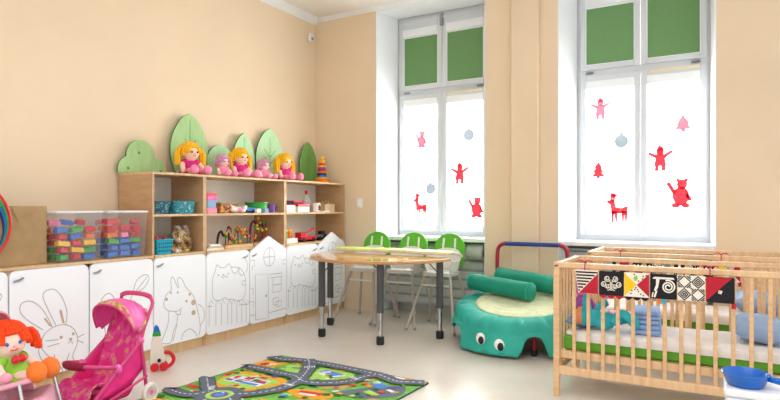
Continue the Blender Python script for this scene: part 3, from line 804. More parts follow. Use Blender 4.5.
basket('teal patterned basket at right on the narrow unit, upper shelf', -3.885, 3.275, S1, .19, .215, .10, 'tealprint')
basket('turquoise lattice basket holding red toys on the narrow unit', -3.845, 3.055, S2, .17, .155, .115, 'turq', .85, True)
for k, (dx, dy) in enumerate(((.0, -.03), (.03, .025), (-.035, .02))):
    t = thing('toy_car', ['small red toy car sticking up from the turquoise basket, left', 'small red toy car sticking up from the turquoise basket, front', 'small red toy car at the back of the turquoise basket'][k], 'toy car', (-3.85+dx, 3.06+dy, S2+.085), .4*k)
    b = MB(); b.box(-.02, .02, -.022, .022, 0, .03, 'toyred'); b.box(-.014, .012, -.018, .018, .03, .05, 'toyred'); b.build('body', t, bevel=.006)
    for sx in (-1, 1):
        b = MB(); b.tube([(sx*.013, -.024, .004), (sx*.013, .024, .004)], .008, 'dark', 10); b.build('wheel', t)
# clear bag of golden things
t = thing('gift_bag', 'crumpled clear bag with golden brown contents on the narrow unit', 'bag', (-3.87, 3.288, S2))
rnd = random.Random(5)
def bagf(u, v, s=1.0, z=.21):
    a = 2*PI*u; rr = (.095+.018*math.sin(5*a+3*v*4)+.012*math.sin(9*a+v*11))*s*(1-.45*max(0, v-.55)/.45)
    return (rr*math.cos(a)*.8, rr*math.sin(a)*1.0, .002+z*v+.008*math.sin(7*a)*v)
b = MB(); b.grid(lambda u, v: bagf(u, v), 44, 14, 'bag', cu=True); b.build('bag_film', t)
b = MB(); b.grid(lambda u, v: bagf(u, min(1, v*1.0), .86, .165), 40, 10, 'gold', cu=True); b.ball((0, 0, .165), (.05, .07, .02), 'gold'); b.build('contents', t)
# middle unit, upper shelf
bx('toy_box', 'white and pink base box under the lilac box on the middle unit', 'box', -3.86, 3.565, S1, .12, .11, .045, 'toypink')
bx('toy_box', 'lilac blue box in the middle of the pink stack on the middle unit', 'box', -3.86, 3.565, S1+.046, .11, .10, .07, 'bluepillow')
bx('toy_box', 'coral lidded box topping the pink stack on the middle unit', 'box', -3.86, 3.565, S1+.117, .115, .105, .035, 'satin', lid=.022, lidm='coral')
bx('puzzle_box', 'dark orange picture box beside the pink stack on the middle unit', 'box', -3.85, 3.71, S1, .13, .13, .068, 'picture')
t = thing('plush_toy', 'small white and pink plush lying before the orange picture box', 'plush', (-3.82, 3.87, S1))
b = MB(); b.ball((0, 0, .032), (.04, .055, .032), 'card'); b.ball((.01, -.06, .04), (.03, .03, .03), 'card'); b.ball((.02, .055, .02), (.03, .03, .02), 'skin2'); b.ball((.0, -.07, .068), (.01, .012, .014), 'card'); b.build('body', t, remesh=.004)
b = MB(); b.ball((.035, .01, .03), (.014, .03, .02), 'toypink'); b.build('bow', t)
bx('toy_box', 'flat brown card box at the back of the middle unit', 'box', -3.99, 3.90, S1, .12, .22, .085, 'brownbox', lid=.012, lidm='tanbox')
t = thing('toy_truck', 'small blue and white toy truck beside the green dish', 'toy truck', (-3.83, 4.045, S1))
b = MB(); b.box(-.03, .03, -.05, .055, .015, .05, 'toyblue'); b.build('body', t, bevel=.005)
b = MB(); b.box(-.028, .028, -.09, -.052, .015, .07, 'card'); b.build('cab', t, bevel=.006)
for sy in (-.07, .03):
    b = MB(); b.tube([(-.034, sy, .016), (.034, sy, .016)], .016, 'dark', 12); b.build('wheel', t)
t = thing('toy_dish', 'bright green toy dish with a raised rim on the middle unit', 'dish', (-3.89, 4.205, S1))
b = MB(); b.lathe([(.085, 0), (.10, .01), (.105, .085), (.112, .09), (.112, .10), (.098, .1), (.09, .02), (0, .02)], 'toygrn', None, 28); b.build('bowl', t)
t = thing('mug', 'small purple cup at the right end of the middle unit', 'cup', (-3.85, 4.372, S1))
b = MB(); b.lathe([(.03, 0), (.034, .004), (.04, .085), (.036, .085), (.03, .008), (0, .008)], 'toypur', None, 18); b.build('cup_body', t)
b = MB(); b.tube(smoothpts([(0, .036, .07), (0, .066, .06), (0, .062, .03), (0, .033, .022)], 4), .006, 'toypur', 6); b.build('handle', t)
for y, m, lb, z in ((4.13, 'bluepillow', 'pale blue block leaning before the green dish', 0), (4.10, 'card', 'white block lying at the foot of the green dish', 0)):
    bx('toy_block', lb, 'block', -3.775+(0 if m == 'card' else -.0), y+(.075 if m != 'card' else 0), S1, .035, .055, .04, m)
# middle unit, lower shelf
for k, (m, w) in enumerate((('card', .19), ('tanbox', .165), ('card', .12))):
    bx('wooden_puzzle', ['bottom white tray in the small stack at left of the bead maze', 'middle tan tray in the small stack at left of the bead maze', 'top white tray in the small stack at left of the bead maze'][k], 'tray', -3.84, 3.575, S2+.0165*k, .14, w, .016, m)
def beadmaze(label, y, x, w, d, wires, beads, cm, seed):
    rnd = random.Random(seed)
    t = thing('bead_maze', label, 'bead maze', (x, y, S2))
    b = MB(); b.box(-d/2, d/2, -w/2, w/2, 0, .03, 'beech_h'); b.build('base', t, bevel=.004)
    for i, (y0, y1, h, xx) in enumerate(wires):
        pts = smoothpts([(xx, y0, .03), (xx+.01, y0+.01, h*.8), (xx, y0+(y1-y0)*.35, h), (xx-.01, y0+(y1-y0)*.6, h*.72), (xx, y1-.01, h*.85), (xx, y1, .03)], 5)
        m = cm[i % len(cm)]; b = MB(); b.tube(pts, .0042 if i else .011, m, 6); w_ = b.build('wire', t)
        if i == 0: continue
        for k in range(beads):
            p = pts[int(len(pts)*(.06+.88*(k+.6*rnd.random())/beads))]; b = MB(); b.ball(p, .0145, rnd.choice(['toyyel', 'maroon', 'toyyel', 'brownbox', 'toyora', 'toyred', 'toygrn']), None, 8, 6); b.build('bead', w_)
beadmaze('low wooden bead maze with yellow and red beads on the middle unit', 3.87, -3.86, .34, .16, [(-.15, .0, .15, -.05), (-.1, .06, .19, .0), (-.02, .15, .19, .03), (.02, .14, .13, .06), (-.12, -.02, .1, .06)], 7, ['dark', 'dark', 'maroon', 'grey', 'toyyel'], 2)
beadmaze('tall bead maze with dark looping wires at right on the middle unit', 4.24, -3.92, .24, .16, [(-.10, .09, .235, 0), (-.06, .1, .262, .03), (-.09, .03, .19, .05), (.0, .1, .21, -.04)], 6, ['maroon', 'dark', 'rasp', 'brownbox'], 4)
# right unit, upper shelf
bx('toy_box', 'dark maroon box at the back left of the right unit', 'box', -3.97, 4.68, S1, .12, .14, .10, 'maroon', lid=.02, lidm='navy')
bx('toy_box', 'maroon box with a red lid behind the red and white box', 'box', -3.97, 4.87, S1, .12, .17, .105, 'maroon', lid=.02, lidm='toyred')
bx('toy_box', 'plain white box at the front left of the right unit', 'box', -3.83, 4.585, S1, .11, .135, .075, 'card')
bx('toy_box', 'white box with a red lid beside the bottle on the right unit', 'box', -3.83, 4.79, S1, .11, .19, .06, 'card', lid=.028, lidm='toyred')
t = thing('bottle', 'clear bottle with blue contents and a red cap on the right unit', 'bottle', (-3.93, 5.03, S1))
b = MB(); b.lathe([(.04, 0), (.044, .006), (.044, .13), (.02, .175), (.016, .20), (0, .20)], 'clearplast', None, 18); b.build('glass', t)
b = MB(); b.lathe([(.036, .004), (.038, .08), (0, .082)], 'toyblue', None, 14); b.build('contents', t)
b = MB(); b.lathe([(.019, .195), (.019, .235), (0, .238)], 'toyred', None, 14); b.build('cap', t)
t = thing('mug', 'white mug with a dark picture in front of the bottle', 'mug', (-3.82, 5.06, S1))
b = MB(); b.lathe([(.038, 0), (.042, .004), (.046, .10), (.041, .10), (.038, .008), (0, .008)], 'card', None, 18); b.build('cup_body', t)
b = MB(); b.prism([(-.02, .02), (.02, .02), (.022, .06), (0, .08), (-.022, .06)], .0445, .0475, 'maroon', TYZ); b.build('picture', t)
b = MB(); b.tube(smoothpts([(0, .042, .08), (0, .074, .07), (0, .07, .035), (0, .04, .025)], 4), .006, 'card', 6); b.build('handle', t)
t = thing('pencil_box', 'tan open box of pencils at the right end of the right unit', 'pencil box', (-3.87, 5.30, S1))
b = MB()
for a0, a1, c0, c1 in ((-.06, -.055, -.09, .09), (.055, .06, -.09, .09), (-.055, .055, -.09, -.085), (-.055, .055, .085, .09)): b.box(a0, a1, c0, c1, 0, .09, 'tanbox')
b.box(-.055, .055, -.085, .085, 0, .005, 'tanbox'); b.build('box_body', t, bevel=.001)
for k in range(7):
    m = ['toyyel', 'toyred', 'toygrn', 'toyblue', 'toyora', 'brownbox', 'toyyel'][k]; nm = ['yellow', 'red', 'green', 'blue', 'orange', 'brown', 'pale yellow'][k]
    b = MB(); y = -.07+.0225*k; b.tube([(0, 0, 0), (.0, .006, .105)], .004, m, 6); o = b.build('pencil', None, (-3.87+.03*math.sin(k*2), 5.30+y, S1+.0055)); tag(o, nm + ' pencil standing in the tan pencil box', 'pencil', 'pencils in the tan box')
    b = MB(); b.lathe([(.004, 0), (.0, .012)], 'skin', at(0, .006, .105), 6); b.build('tip', o)
bx('notepad', 'flat white pad lying between the mug and the pencil box', 'notepad', -3.79, 5.165, S1, .07, .11, .015, 'card')
# right unit, lower shelf
for k, (y, m, m2, lb) in enumerate(((4.59, 'toygrn', 'card', 'green toy jar with white lid at left on the lower right shelf'), (4.665, 'toyora', 'toyyel', 'orange toy jar with yellow lid at left on the lower right shelf'))):
    t = thing('toy_jar', lb, 'jar', (-3.87, y, S2+.051)); b = MB(); b.lathe([(.03, 0), (.034, .005), (.034, .07), (0, .07)], m, None, 16); b.build('jar_body', t)
    b = MB(); b.lathe([(.034, .07), (.034, .09), (0, .09)], m2, None, 16); b.build('lid', t)
bx('toy_box', 'low white box under the two toy jars on the right unit', 'box', -3.86, 4.63, S2, .13, .17, .05, 'card')
t = thing('toy_digger', 'red toy fire engine with a raised ladder on the lower right shelf', 'toy vehicle', (-3.87, 4.94, S2))
b = MB(); b.box(-.045, .045, -.13, .14, .02, .06, 'toyred'); b.box(-.042, .042, -.13, -.05, .06, .10, 'toyred'); b.build('body', t, bevel=.008)
b = MB()
for sx in (-.015, .015): b.tube([(sx, -.04, .07), (sx, .16, .145)], .006, 'toyred', 6)
for k in range(6): b.tube([(-.015, -.03+.033*k, .074+.0125*k), (.015, -.03+.033*k, .074+.0125*k)], .004, 'toyred', 5)
b.build('ladder', t)
for sy in (-.09, .08):
    b = MB(); b.tube([(-.05, sy, .024), (.05, sy, .024)], .024, 'dark', 14); b.build('wheel', t)
t = thing('toy_tractor', 'dark grey toy tractor at the right end of the lower right shelf', 'toy vehicle', (-3.92, 5.26, S2))
b = MB(); b.box(-.035, .035, -.07, .07, .025, .06, 'grey'); b.box(-.03, .03, 0, .06, .06, .10, 'dark'); b.build('body', t, bevel=.008)
for sy, r in ((-.05, .022), (.045, .034)):
    b = MB(); b.tube([(-.045, sy, r), (.045, sy, r)], r, 'dark', 14); b.build('wheel', t)
M['pine_end'] = wood('pine_end_rail', 'd4ab7e', 'e4c498', 5, (1, 7, 1), .45)
M['tealplush'] = mat('teal_plush', '35b0bc', .9, var=.1, scale=30)
M['oface'] = mat('orange_felt_face', 'e08a5e', .85)
# ------------------------------------------------------------------ half-round table
TZ = .71
t = thing('half_round_table', 'half-round beech-topped table on charcoal legs in front of the high chairs', 'table', (-2.77, 4.70, 0))
pol = [(.690*math.cos(a), -.66*math.sin(a)) for a in [PI*k/40 for k in range(41)]]
pol = [(.690, .0), (.685, .03), (.665, .045), (-.665, .045), (-.685, .03), (-.690, 0)] + [(-.690*math.cos(PI*k/40), -.66*math.sin(PI*k/40)) for k in range(1, 40)]
b = MB(); b.prism(pol, TZ-.028, TZ, 'ttop', None, side='tedge'); b.build('tabletop', t, bevel=.006)
for lx, ly in ((-.575, -.04), (-.345, -.49), (.27, -.50), (.61, -.045)):
    b = MB(); b.tube([(lx, ly, .27), (lx, ly, TZ-.03)], .031, 'tleg', 16); lg = b.build('leg', t)
    b = MB(); b.tube([(lx, ly, .05), (lx, ly, .29)], .021, 'chrome', 14); b.build('lower_tube', lg)
    b = MB(); b.lathe([(.030, .001), (.034, .012), (.034, .062), (.026, .072), (0, .072)], 'rubber', at(lx, ly, 0), 16); b.build('foot', lg)
    b = MB(); q = V((-lx, -.25-ly, 0)).normalized()*.11
    b.tube([(lx, ly, .56), (lx+q.x, ly+q.y, TZ-.03)], .005, 'tleg', 6); b.tube([(lx, ly, .62), (lx-q.y*.6, ly+q.x*.6, TZ-.03)], .005, 'tleg', 6); b.build('bracket', lg)

# ------------------------------------------------------------------ three high chairs (facing the table, -Y)
def high_chair():
    r = thing('high_chair', '', 'high chair', (0, 0, 0), 0, 'green-backed high chairs at the table')
    b = MB()     # seat shell: bucket with raised sides
    def shell(u, v):
        a = R(-40+260*u)                    # open at the front
        cx, sy = math.cos(a), math.sin(a)
        hgt = .54 + v*(.12 + .10*max(0, sy))
        k = .80+.20*v
        return (.185*k*cx, .02+.16*k*sy, hgt)
    b.grid(shell, 28, 7, 'hwhite'); b.build('seat_shell', r, solid=.008)
    b = MB(); b.prism(rrect(-.15, .15, -.13, .15, .06), .53, .545, 'hwhite'); b.build('seat', r, bevel=.005)
    T = Matrix.Translation((0, .165, .57)) @ Matrix.Rotation(R(-10), 4, 'X')
    pb = [(-.14, 0), (.14, 0), (.165, .10), (.162, .19)] + [(.162*math.cos(PI*k/14), .19+.145*math.sin(PI*k/14)) for k in range(1, 14)] + [(-.162, .19), (-.165, .10)]
    b = MB(); b.prism(pb, -.012, .012, 'hgreen', T @ TXZ); bk = b.build('backrest', r, bevel=.008)
    for sx in (-1, 1):
        b = MB(); b.prism([(sx*.055, .03), (sx*.078, .03), (sx*.070, .285), (sx*.050, .285)], .0122, .0150, 'hwhite', T @ TXZ); b.build('strap', bk)
    b = MB(); b.prism(rrect(-.208, .208, -.33, -.125, .06), .742, .757, 'lime'); tr = b.build('tray', r, bevel=.005)
    b = MB(); b.tube([(p[0], p[1], .738) for p in rrect(-.202, .202, -.324, -.131, .055)], .012, 'traye', 8, closed=True); b.build('tray_rim', tr)
    for sx in (-1, 1):
        b = MB(); b.tube(smoothpts([(sx*.195, -.15, .735), (sx*.192, -.05, .725), (sx*.178, .08, .69)], 4), .014, 'hwhite', 8); b.build('tray_arm', r)
        for sy, fy in ((-1, -.25), (1, .24)):
            b = MB(); b.tube([(sx*.125, sy*.09+.01, .535), (sx*.245, fy, .012)], [.015, .0125], 'steel', 10); lg = b.build('leg', r)
            b = MB(); b.tube([(sx*.2425, fy*.985, .024), (sx*.2485, fy*1.01, .001)], .015, 'grey', 10); b.build('leg_cap', lg)
    b = MB(); b.tube([(-.152, -.118, .42), (.152, -.118, .42)], .009, 'hwhite', 8); b.build('crossbar', r)
    b = MB(); b.box(-.14, .14, -.12, .13, .505, .53, 'hwhite'); b.build('seat_base', r, bevel=.012)
    return r
hc = high_chair()
for k, (x, y, lb) in enumerate(((-3.17, 5.06, 'leftmost of the three green-backed high chairs behind the half-round table'), (-2.752, 5.095, 'middle of the three green-backed high chairs behind the half-round table'), (-2.335, 5.06, 'rightmost of the three green-backed high chairs, next to the turtle mat'))):
    o = hc if k == 0 else dup(hc)
    o.location = (x, y, 0); o['label'] = lb

# ------------------------------------------------------------------ mini trampoline with padded handlebar
CX, CY = -1.50, 4.87
t = thing('mini_trampoline', 'toddler trampoline with a red and blue padded handlebar under the turtle mat', 'trampoline', (CX, CY, 0))
b = MB(); b.tube([(.46*math.cos(2*PI*k/40), .46*math.sin(2*PI*k/40), .20) for k in range(40)], .016, 'dark', 8, closed=True); b.build('frame', t)
b = MB(); b.lathe([(.43, .197), (.43, .203), (0, .203)], 'dark', None, 36); b.build('jump_mat', t)
for k in range(6):
    a = R(180+60*k); x, y = .46*math.cos(a), .46*math.sin(a)
    b = MB(); b.tube([(x, y, .02), (x, y, .20)], .017, 'pad_red', 10); lg = b.build('leg', t)
    b = MB(); b.lathe([(.022, .001), (.024, .05), (0, .05)], 'rubber', at(x, y, 0), 12); b.build('foot', lg)
hb0, hb1 = -1.877-CX, -1.215-CX; hy = 5.36-CY
b = MB(); b.tube(smoothpts([(hb0, hy, .02), (hb0, hy, .45), (hb0, hy, .70), (hb0+.02, hy, .785), (hb0+.08, hy, .815)], 5), .019, 'pad_red', 12); hbp = b.build('handle_post', t)
b = MB(); b.tube(smoothpts([(hb1, hy, .02), (hb1, hy, .45), (hb1, hy, .70), (hb1-.02, hy, .785), (hb1-.08, hy, .815)], 5), .019, 'pad_red', 12); b.build('handle_post', t)
b = MB(); b.tube([(hb0+.075, hy, .81), (hb1-.075, hy, .81)], .020, 'pad_blue', 14); b.build('handle_grip', t)
# turtle mat draped over it
t = thing('turtle_mat', 'teal padded turtle-shaped play mat with two eyes draped over the trampoline', 'play mat', (CX, CY, 0))
def wrapd(a): return (a+180) % 360-180
def flap(deg, c, w, soft=5): 
    q = abs(wrapd(deg-c)); return 1/(1+math.exp((q-w)/soft*2))
def drop(deg):
    return .022 + max(flap(deg, -99, 27, 3)*.20, flap(deg, -34, 20, 3)*.20, flap(deg, 176, 24, 5)*.12, flap(deg, 30, 20, 5)*.14, flap(deg, 92, 24, 5)*.05, flap(deg, -150, 9, 4)*.02)
def ztop(x, y): return .345 + .16*y
def mat_pt(u, v):
    a = 2*PI*u; deg = math.degrees(a); ca, sa = math.cos(a), math.sin(a)
    cr = math.sin(23*a+1.2*math.sin(3*a)) + .5*math.sin(37*a)
    if v < .45:
        r = .41*(v/.45); return (r*ca, r*sa, ztop(r*ca, r*sa) + .022*math.sin(r/.41*PI/2+PI/2)*.5 + .004*math.sin(9*a)*(r/.41)**2)
    z0 = ztop(.41*ca, .41*sa)
    if v < .75:
        w = (v-.45)/.30; r = .41+.145*math.sin(w*PI/2); z = z0 + .015*math.sin(w*PI) - .09*w**1.7
        k = math.sin(w*PI)*.0095*cr
        return ((r+k)*ca, (r+k)*sa, z+k)
    w = (v-.75)/.25; L = min(drop(deg), z0-.09-.022); fl = max(flap(deg, -99, 27, 3), flap(deg, -34, 20, 3))
    r = .555 + .022*math.sin(w*PI/2) + .03*w*fl + .006*cr*w
    return (r*ca, r*sa, max(.016, z0-.09-L*w))
b = MB(); b.grid(mat_pt, 144, 34, 'teal', cu=True); b.build('mat_cover', t, solid=.012)
b = MB()
def core(u, v):
    a = 2*PI*u; r = .40*v; x, y = .04+r*math.cos(a)*1.04, -.01+r*math.sin(a)
    rr = math.hypot(x, y)
    return (x, y, ztop(x, y)+.022+.0035*math.sin(rr*95)*(1-v**6)-.012*v**12)
b.grid(core, 64, 22, 'palecore', cu=True); b.build('belly_patch', t, solid=.004)
for deg, z in ((-104, .128), (-88.5, .100)):
    a = R(deg); q = V((.590*math.cos(a), .590*math.sin(a), z))
    T = Matrix.Rotation(a, 4, 'Z')
    b = MB(); b.ball(q, (.020, .041, .047), 'eyew', T, 18, 12); e = b.build('eye', t)
    b = MB(); b.ball(q+T @ V((.014, .012, -.008)), (.010, .026, .032), 'dark', T, 14, 10); b.build('pupil', e)
b = MB(); a = R(-96); b.tube(smoothpts([V((.604*math.cos(R(d)), .604*math.sin(R(d)), z)) for d, z in ((-108, .058), (-102, .043), (-96, .038), (-90, .036), (-84, .045))], 4), .004, 'dteal', 6); b.build('mouth_seam', t)
# bolsters
def bolster(label, p0, p1, r):
    p0, p1 = V(p0), V(p1); c = (p0+p1)/2; d = p1-p0; L = d.length; T = d.to_track_quat('Z', 'Y').to_matrix().to_4x4()
    b = MB(); n = 14; prof = [(0, -L/2)]
    for k in range(1, 5): prof.append((r*math.sin(PI/2*k/4)*.98, -L/2+r*.5*(1-math.cos(PI/2*k/4))))
    prof += [(r*.97, -L*.2), (r, 0), (r*.97, L*.2)]
    for k in range(4, 0, -1): prof.append((r*math.sin(PI/2*k/4)*.98, L/2-r*.5*(1-math.cos(PI/2*k/4))))
    prof.append((0, L/2)); b.lathe(prof, 'dteal', T, 26)
    o = b.build('bolster', None, c, sub=1); tag(o, label, 'bolster', 'green bolsters on the turtle mat')
    for q in (-L/2+r*.42, L/2-r*.42):
        s = MB(); s.tube([T @ V((r*.985*math.cos(2*PI*k/24), r*.985*math.sin(2*PI*k/24), q)) for k in range(24)], .004, 'teal', 6, closed=True); s.build('piping', o)
bolster('front dark green bolster lying on the turtle mat with its round end forward', (-2.02, 5.01, .480), (-1.36, 4.79, .447), .078)
bolster('rear dark green bolster behind the other, below the handlebar', (-1.83, 5.20, .524), (-1.10, 4.97, .476), .080)

# ------------------------------------------------------------------ cribs
def crib():
    L, Wd, Hh = 1.33, .60, .82
    r = thing('crib', '', 'crib', (0, 0, 0), 0, 'pine cribs by the right window')
    for x in (.02, L-.02):
        for y in (.02, Wd-.02):
            b = MB(); b.box(x-.018, x+.018, y-.02, y+.02, 0, Hh-.012, 'pine'); b.build('post', r, bevel=.004)
    for y in (.02, Wd-.02):
        b = MB(); b.box(.0, L, y-.016, y+.016, Hh-.032, Hh, 'pine_h'); b.build('top_rail', r, bevel=.005)
        b = MB(); b.box(.03, L-.03, y-.014, y+.014, .135, .185, 'pine_h'); b.build('bottom_rail', r, bevel=.004)
        n = 14
        for k in range(n):
            x = .04+(L-.08)*(k+1)/(n+1)
            b = MB(); b.box(x-.0105, x+.0105, y-.007, y+.007, .18, Hh-.03, 'pine'); b.build('slat', r, bevel=.003)
    for x in (.02, L-.02):
        b = MB(); b.box(x-.016, x+.016, .0, Wd, Hh-.03, Hh-.001, 'pine_end'); b.build('end_rail', r, bevel=.005)
        b = MB(); b.box(x-.012, x+.012, .03, Wd-.03, .135, .18, 'pine_end'); b.build('end_rail', r, bevel=.004)
        for k in range(5):
            y = .04+(Wd-.08)*(k+1)/6
            b = MB(); b.box(x-.007, x+.007, y-.0105, y+.0105, .18, Hh-.03, 'pine'); b.build('slat', r, bevel=.003)
    b = MB()
    for y in (.045, Wd-.045): b.box(.035, L-.035, y-.01, y+.01, .23, .275, 'pine_h')
    for k in range(12):
        x = .07+(L-.14)*k/11; b.box(x-.03, x+.03, .056, Wd-.056, .263, .275, 'pine_end')
    b.build('mattress_base', r, bevel=.002)
    return r
c1 = crib(); c1.location = (-.905, 3.60, 0); c1['label'] = 'near pine slatted crib with the doll in it, in the right foreground'
c2 = dup(c1); c2.location = (-.905, 4.63, 0); c2['label'] = 'rear pine slatted crib under the right window, behind the near crib'
def mattress(label, x, y):
    t = thing('crib_mattress', label, 'mattress', (x, y, .276), 0, 'green crib mattresses')
    b = MB(); b.prism(rrect(.045, 1.285, .062, .538, .03), 0, .09, 'mgreen'); b.build('core', t, bevel=.018, seg=3)
    def sheet(u, v):
        # top sheet that falls a little down every side with a wavy hem
        x0, x1, y0, y1 =   .10, 1.29, .055, .545
        ov = .055+.014*math.sin(u*41)+.01*math.sin(u*17+2)
        p = rrect(x0, x1, y0, y1, .03, 9); n = len(p); q = u*n; i = int(q) % n; f = q-int(q)
        e = V((p[i][0]*(1-f)+p[(i+1) % n][0]*f, p[i][1]*(1-f)+p[(i+1) % n][1]*f)); c = V(((x0+x1)/2, (y0+y1)/2))
        if v < .7:
            w = v/.7; pt = c+(e-c)*w; z = .126+.004*math.sin(pt.x*23+pt.y*9)+.003*math.sin(pt.y*31-pt.x*12)
            return (pt.x, pt.y, z-.014*w**10)
        w = (v-.7)/.3; pt = e+(e-c).normalized()*.004*math.sin(w*PI)
        return (pt.x, pt.y, .112-ov*w)
    def dens(u, v): return sheet(u, v)
    b = MB(); b.grid(sheet, 108, 16, 'sheet', cu=True); b.build('sheet', t)
    b = MB(); b.prism(rrect(.06, 1.28, .066, .534, .03), .09, .113, 'sheet'); b.build('topper', t, bevel=.01)
    return t
mattress('green mattress under a white sheet in the near crib', -.905, 3.60)
mattress('green mattress under a white sheet in the rear crib', -.905, 4.63)
def pillow(label, loc, lx, ly, h, m, rz=0, rx=0, ry=0, group=None):
    b = MB()
    def top(s):
        def f(u, v):
            x, y = 2*u-1, 2*v-1
            pin = 1-.10*(1-abs(x)**2)*(abs(y)**3)-.0; pin2 = 1-.10*(1-abs(y)**2)*(abs(x)**3)
            t_ = max(0, (1-abs(x)**2.6))*max(0, (1-abs(y)**2.6)); t_ = t_**.42
            wr = .07*math.sin(5*x+3*y)*math.sin(4*y-2*x)*t_
            return (x*lx/2*pin2, y*ly/2*pin, s*h/2*(t_+ (wr if s > 0 else 0)))
        return f
    b.grid(top(1), 22, 22, m); b.grid(top(-1), 22, 22, m)
    bmesh.ops.remove_doubles(b.bm, verts=b.bm.verts[:], dist=1e-5)
    o = b.build('pillow', None, loc, sub=0, ang=80); o.rotation_euler = (rx, ry, rz); return tag(o, label, 'pillow', group)
MT = .276+.13
pillow('puffy light blue pillow at the right end of the near crib', (.185, 3.86, MT+.073), .27, .34, .145, 'bluepillow', 0, 0, R(6))
pillow('light blue pillow at the right end of the rear crib', (.225, 4.87, MT+.076), .32, .40, .15, 'bluepillow', 0, 0, R(5))
pillow('dark slate blue pillow at the left end of the near crib under the doll head', (-.765, 3.83, MT+.037), .18, .24, .07, 'bluepillow2', 0)
# folded blue blanket, and a pale one behind it
def folded(label, loc, lx, ly, n, m, rz=0):
    t = thing('folded_blanket', label, 'blanket', loc, rz); z = 0
    for k in range(n):
        b = MB(); h = .030-.002*k; s = 1-.03*k
        b.prism(rrect(-lx/2*s, lx/2*s, -ly/2*s, ly/2*s, .02), z, z+h, m); b.build('fold', t, bevel=.012, seg=3); z += h+.001
    return t
folded('light blue folded blanket at the feet of the teal doll in the near crib', (-.400, 3.84, MT+.002), .165, .30, 5, 'blanket', .06)

# teal plush doll lying on its back, head to the left
t = thing('teal_plush_doll', 'teal plush doll with an orange face lying on its back in the near crib', 'doll', (-.648, 3.735, MT+.002)); t.scale = (.90, .92, .98)
b = MB()
b.ball((.02, 0, .060), (.085, .062, .058), 'tealplush'); b.ball((-.05, 0, .068), (.055, .056, .052), 'tealplush')
b.tube(smoothpts([(-.06, -.035, .09), (-.085, -.05, .17), (-.078, -.052, .235)], 4), [.026]*5+[.023, .023, .023, .022], 'tealplush', 10)
b.tube(smoothpts([(-.04, .05, .09), (-.02, .09, .13), (.03, .10, .16)], 4), .025, 'tealplush', 10)
b.tube(smoothpts([(.09, -.035, .055), (.15, -.055, .115), (.215, -.058, .07)], 4), [.034]*5+[.030]*4, 'tealplush', 10); b.ball((.225, -.06, .07), (.030, .03, .045), 'tealplush')
b.tube(smoothpts([(.09, .035, .055), (.16, .06, .075), (.215, .062, .06)], 4), [.034]*5+[.030]*4, 'tealplush', 10); b.ball((.225, .063, .07), (.030, .03, .045), 'tealplush')
b.build('body', t, remesh=.006)
b = MB(); b.ball((-.135, -.008, .078), (.052, .058, .055), 'oface'); b.build('head', t)
b = MB(); b.ball((-.105, 0, .078), (.035, .064, .062), 'tealplush'); b.build('hood', t)
for sy in (-1, 1):
    b = MB(); b.ball((-.150, sy*.020-.008, .125), (.007, .007, .006), 'dark', None, 8, 6); b.build('eye', t)
b = MB(); b.ball((.03, -.035, .125), (.03, .012, .012), 'card', at(0, 0, 0, .6)); b.build('white_patch', t)

# pink plush sitting in the corner of the near crib
t = thing('pink_plush_doll', 'pink and purple plush doll sitting in the left corner of the near crib', 'doll', (-.800, 3.97, MT+.002), -.3)
b = MB(); b.ball((0, 0, .10), (.075, .08, .10), 'purp'); b.ball((0, 0, .045), (.09, .095, .05), 'purp')
for sy in (-1, 1):
    b.tube(smoothpts([(.01, sy*.06, .15), (.05, sy*.095, .10), (.09, sy*.085, .06)], 4), .027, 'purp', 8)
    b.tube(smoothpts([(.03, sy*.05, .035), (.12, sy*.075, .04), (.17, sy*.08, .045)], 4), .032, 'purp', 8)
b.build('body', t, remesh=.007)
b = MB(); b.ball((.0, 0, .255), (.082, .082, .088), 'orchid'); b.ball((-.02, 0, .32), (.05, .06, .05), 'orchid'); b.build('hood', t)
b = MB(); b.ball((.045, 0, .25), (.045, .058, .06), 'skin2'); b.build('head', t)
for sy in (-1, 1):
    b = MB(); b.ball((.086, sy*.02, .26), (.006, .007, .009), 'dark', None, 8, 6); b.build('eye', t)
    b = MB(); b.ball((.185, sy*.082, .055), (.026, .034, .042), 'orchid'); b.build('shoe', t)
t.scale = (.75, .72, .92)
folded('pale pink cloth folded behind the teal doll in the near crib', (-.60, 4.10, MT+.002), .20, .09, 2, 'ppink', 0)

